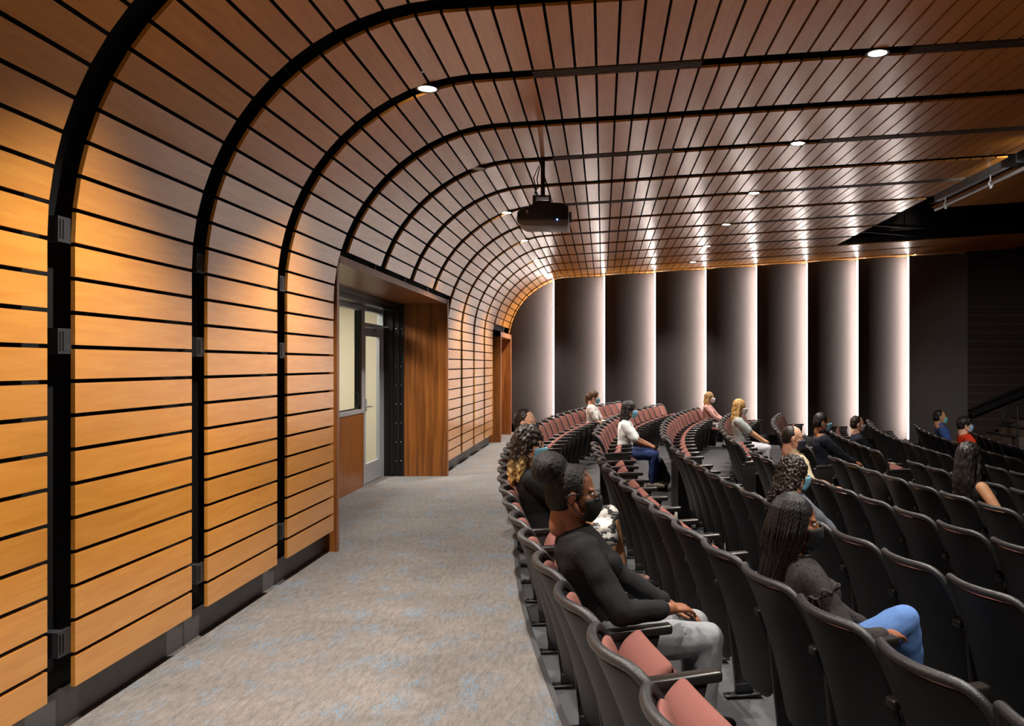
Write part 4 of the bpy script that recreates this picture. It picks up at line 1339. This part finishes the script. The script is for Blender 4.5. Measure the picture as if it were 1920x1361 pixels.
person(1, -12, 'person with a high black hair puff, glasses, black mask, black sweater and grey trousers', 'dark', 'puff', HM['afro'], BLACK_CL, 1.78, ('trousers', GREY_TR), 'black', female=True, glasses=True, hands='near', vox=.0078, lean=-17, pitch=4, yaw=-12)
person(2, -12, 'person with long dark braids, dotted black blouse and blue jeans, seen from behind', 'dark', None, HM['black'], dots('dotted_chiffon', srgb(46, 42, 42), (.008, .008, .008, 1), 46, .22), 1.85, ('trousers', DENIM), 'black', female=True, braid=True, ruffle=True, hands='near', legs='crossup', vox=.0078, yaw=-22, lean=-13, pitch=5, drop=.03, size=.95)
person(3, -8, 'person with long dark curly hair and grey top, seen from behind', 'tan', 'curly', HM['darkbrown'], cloth('slate_grey', srgb(92, 96, 104)), .9, ('trousers', DENIM_D), 'blue', female=True, vox=.0095, yaw=6, pitch=6, drop=.05, size=.96)
person(4, -3, 'person with receding short hair, beige shirt and navy mask, arm out on the seat', 'light', 'thin', HM['darkbrown'], cloth('beige', srgb(206, 190, 158)), 1.15, ('trousers', KHAKI), 'navy', neck='collar', hands='arms', vox=.01, lean=-15, pitch=8, drop=.03, yaw=-14)
person(5, -6, 'person with long straight black hair in a black sleeveless top, seen from behind', 'tan', 'sleek', HM['black'], BLACK_CL, 0, ('trousers', BLACK_CL), 'blue', female=True, hands='arms', vox=.0095, yaw=30, pitch=4)
person(1, 10, 'person with ponytail, blue mask and white patterned blouse, holding papers on the lap', 'light', 'pony', HM['brown'], streaks('white_floral', srgb(120, 112, 108), srgb(226, 220, 214), 24, (1, 1, 1), (.36, .46)), .8, ('trousers', BLACK_CL), 'blue', female=True, vox=.012, lean=0, pitch=10, fwd=.02, drop=.03, size=.96)
person(2, 3, 'person with long dark locs, blue mask, white T-shirt and jeans, leaning forward', 'dark', 'locs', HM['black'], WHITE_CL, .85, ('trousers', DENIM_D), 'blue', female=True, hands='knees', vox=.01, lean=2, fwd=.1, pitch=4, drop=.02, size=.97, shoes=cloth('grey_sneaker', srgb(150, 140, 124), var=(40, .5)))
person(3, 15, 'person with wavy honey-blond hair, white mask and pink cardigan at the row end', 'light', 'bob', HM['honey'], cloth('pale_pink', srgb(214, 164, 156)), 1.7, ('trousers', WHITE_TR), 'white', female=True, hands='knees', vox=.012, lean=-2, fwd=.02, drop=.04, size=.96)
person(4, 6, 'person with long straight blond hair, pale T-shirt and white trousers, white mask', 'tan', 'long', HM['blond'], cloth('pale_grey', srgb(184, 192, 190)), .8, ('trousers', WHITE_TR), 'white', female=True, hands='knees', vox=.011, lean=-4, fwd=.03, pitch=4)
person(5, 1, 'person in dark navy suit jacket with close-cropped hair and pale blue mask', 'brown', 'crop', HM['black'], NAVY_CL, 1.85, ('trousers', MUSTARD), 'blue', neck='collar', collar='jacket', hands='knees', vox=.01, lean=-8, fwd=.02, pitch=5)
person(6, 4, 'person in navy blazer over white collar, grey mask and khaki trousers', 'light', 'short', HM['darkbrown'], NAVY_CL, 1.85, ('trousers', KHAKI), 'grey', collar='jacket', hands='lap', vox=.011, lean=-10, pitch=4, drop=.03, size=.95)
person(8, 8, 'person in blue shirt with red lanyard and teal mask, short black hair', 'tan', 'short', HM['black'], cloth('blue_shirt', srgb(62, 88, 150)), .9, ('trousers', NAVY_CL), 'teal', neck='collar', hands='arms', vox=.012, tie=cloth('red_lanyard', srgb(150, 24, 40)))
person(8, 5, 'person in orange-red T-shirt with a black fringe and light blue mask', 'light', 'fringe', HM['black'], cloth('orange_red', srgb(220, 66, 36)), .9, ('trousers', NAVY_CL), 'paleblue', hands='arms', vox=.011, drop=.02)

# belongings
def backpack(loc, rz, mat, label):
    root = empty('backpack', loc, rz, label, 'bag')
    mb = MB(); mb.loft([(0, 0, .05), (.0, 0, .16), (-.01, 0, .30), (-.03, 0, .40)], [(.15, .10), (.155, .105), (.14, .09), (.10, .06)], n=18, side=(0, 1, 0)); mb.build('bag_body', mat, root, smooth=True)
    mb = MB(); mb.ell((.09, 0, .15), (.045, .11, .10), n=16, m=10); mb.build('front_pocket', mat, root, smooth=True)
    mb = MB(); mb.loft([(-.05, -.03, .42), (-.05, -.02, .47), (-.05, .02, .47), (-.05, .03, .42)], [.009] * 4, n=8); mb.build('top_handle', mat, root, smooth=True)
    for s in (-1, 1):
        mb = MB(); mb.loft([(-.10, s * .07, .40), (-.15, s * .09, .28), (-.13, s * .10, .10)], [(.022, .007)] * 3, n=8, side=(0, 1, 0)); mb.build('shoulder_strap', mat, root, smooth=True)
backpack((.86, 12.42, floor_z(.85)), .3, M['bag'], 'black backpack on the floor at the feet of the person in white T-shirt')
backpack((2.72, 13.75, floor_z(2.65)), .2, M['bag_navy'], 'navy backpack standing behind the fifth row beside the person in white trousers')
x, y, z, rz = seat_angle(1, seat_s(10))
root = empty('paper', (x, y, z), rz, 'white papers on the lap of the person with a ponytail', 'paper')
mb = MB(); mb.box(.44, .72, -.12, .10, .655, .662); mb.box(.46, .70, -.20, -.125, .655, .660); mb.build('sheets', M['white'], root)


build_seats()

# ------------------------------------------------------------------ world and view
w = bpy.data.worlds.new('world'); bpy.context.scene.world = w
w.use_nodes = True
w.node_tree.nodes['Background'].inputs[0].default_value = (.02, .02, .022, 1)
w.node_tree.nodes['Background'].inputs[1].default_value = 0.2
sc = bpy.context.scene
sc.view_settings.view_transform = 'Standard'
sc.view_settings.look = 'None'
sc.view_settings.exposure = 0.0
sc.view_settings.gamma = 1.0
sc.view_settings.use_curve_mapping = False
sc.cycles.max_bounces = 8
sc.cycles.diffuse_bounces = 4
sc.cycles.glossy_bounces = 4
sc.cycles.sample_clamp_indirect = 4
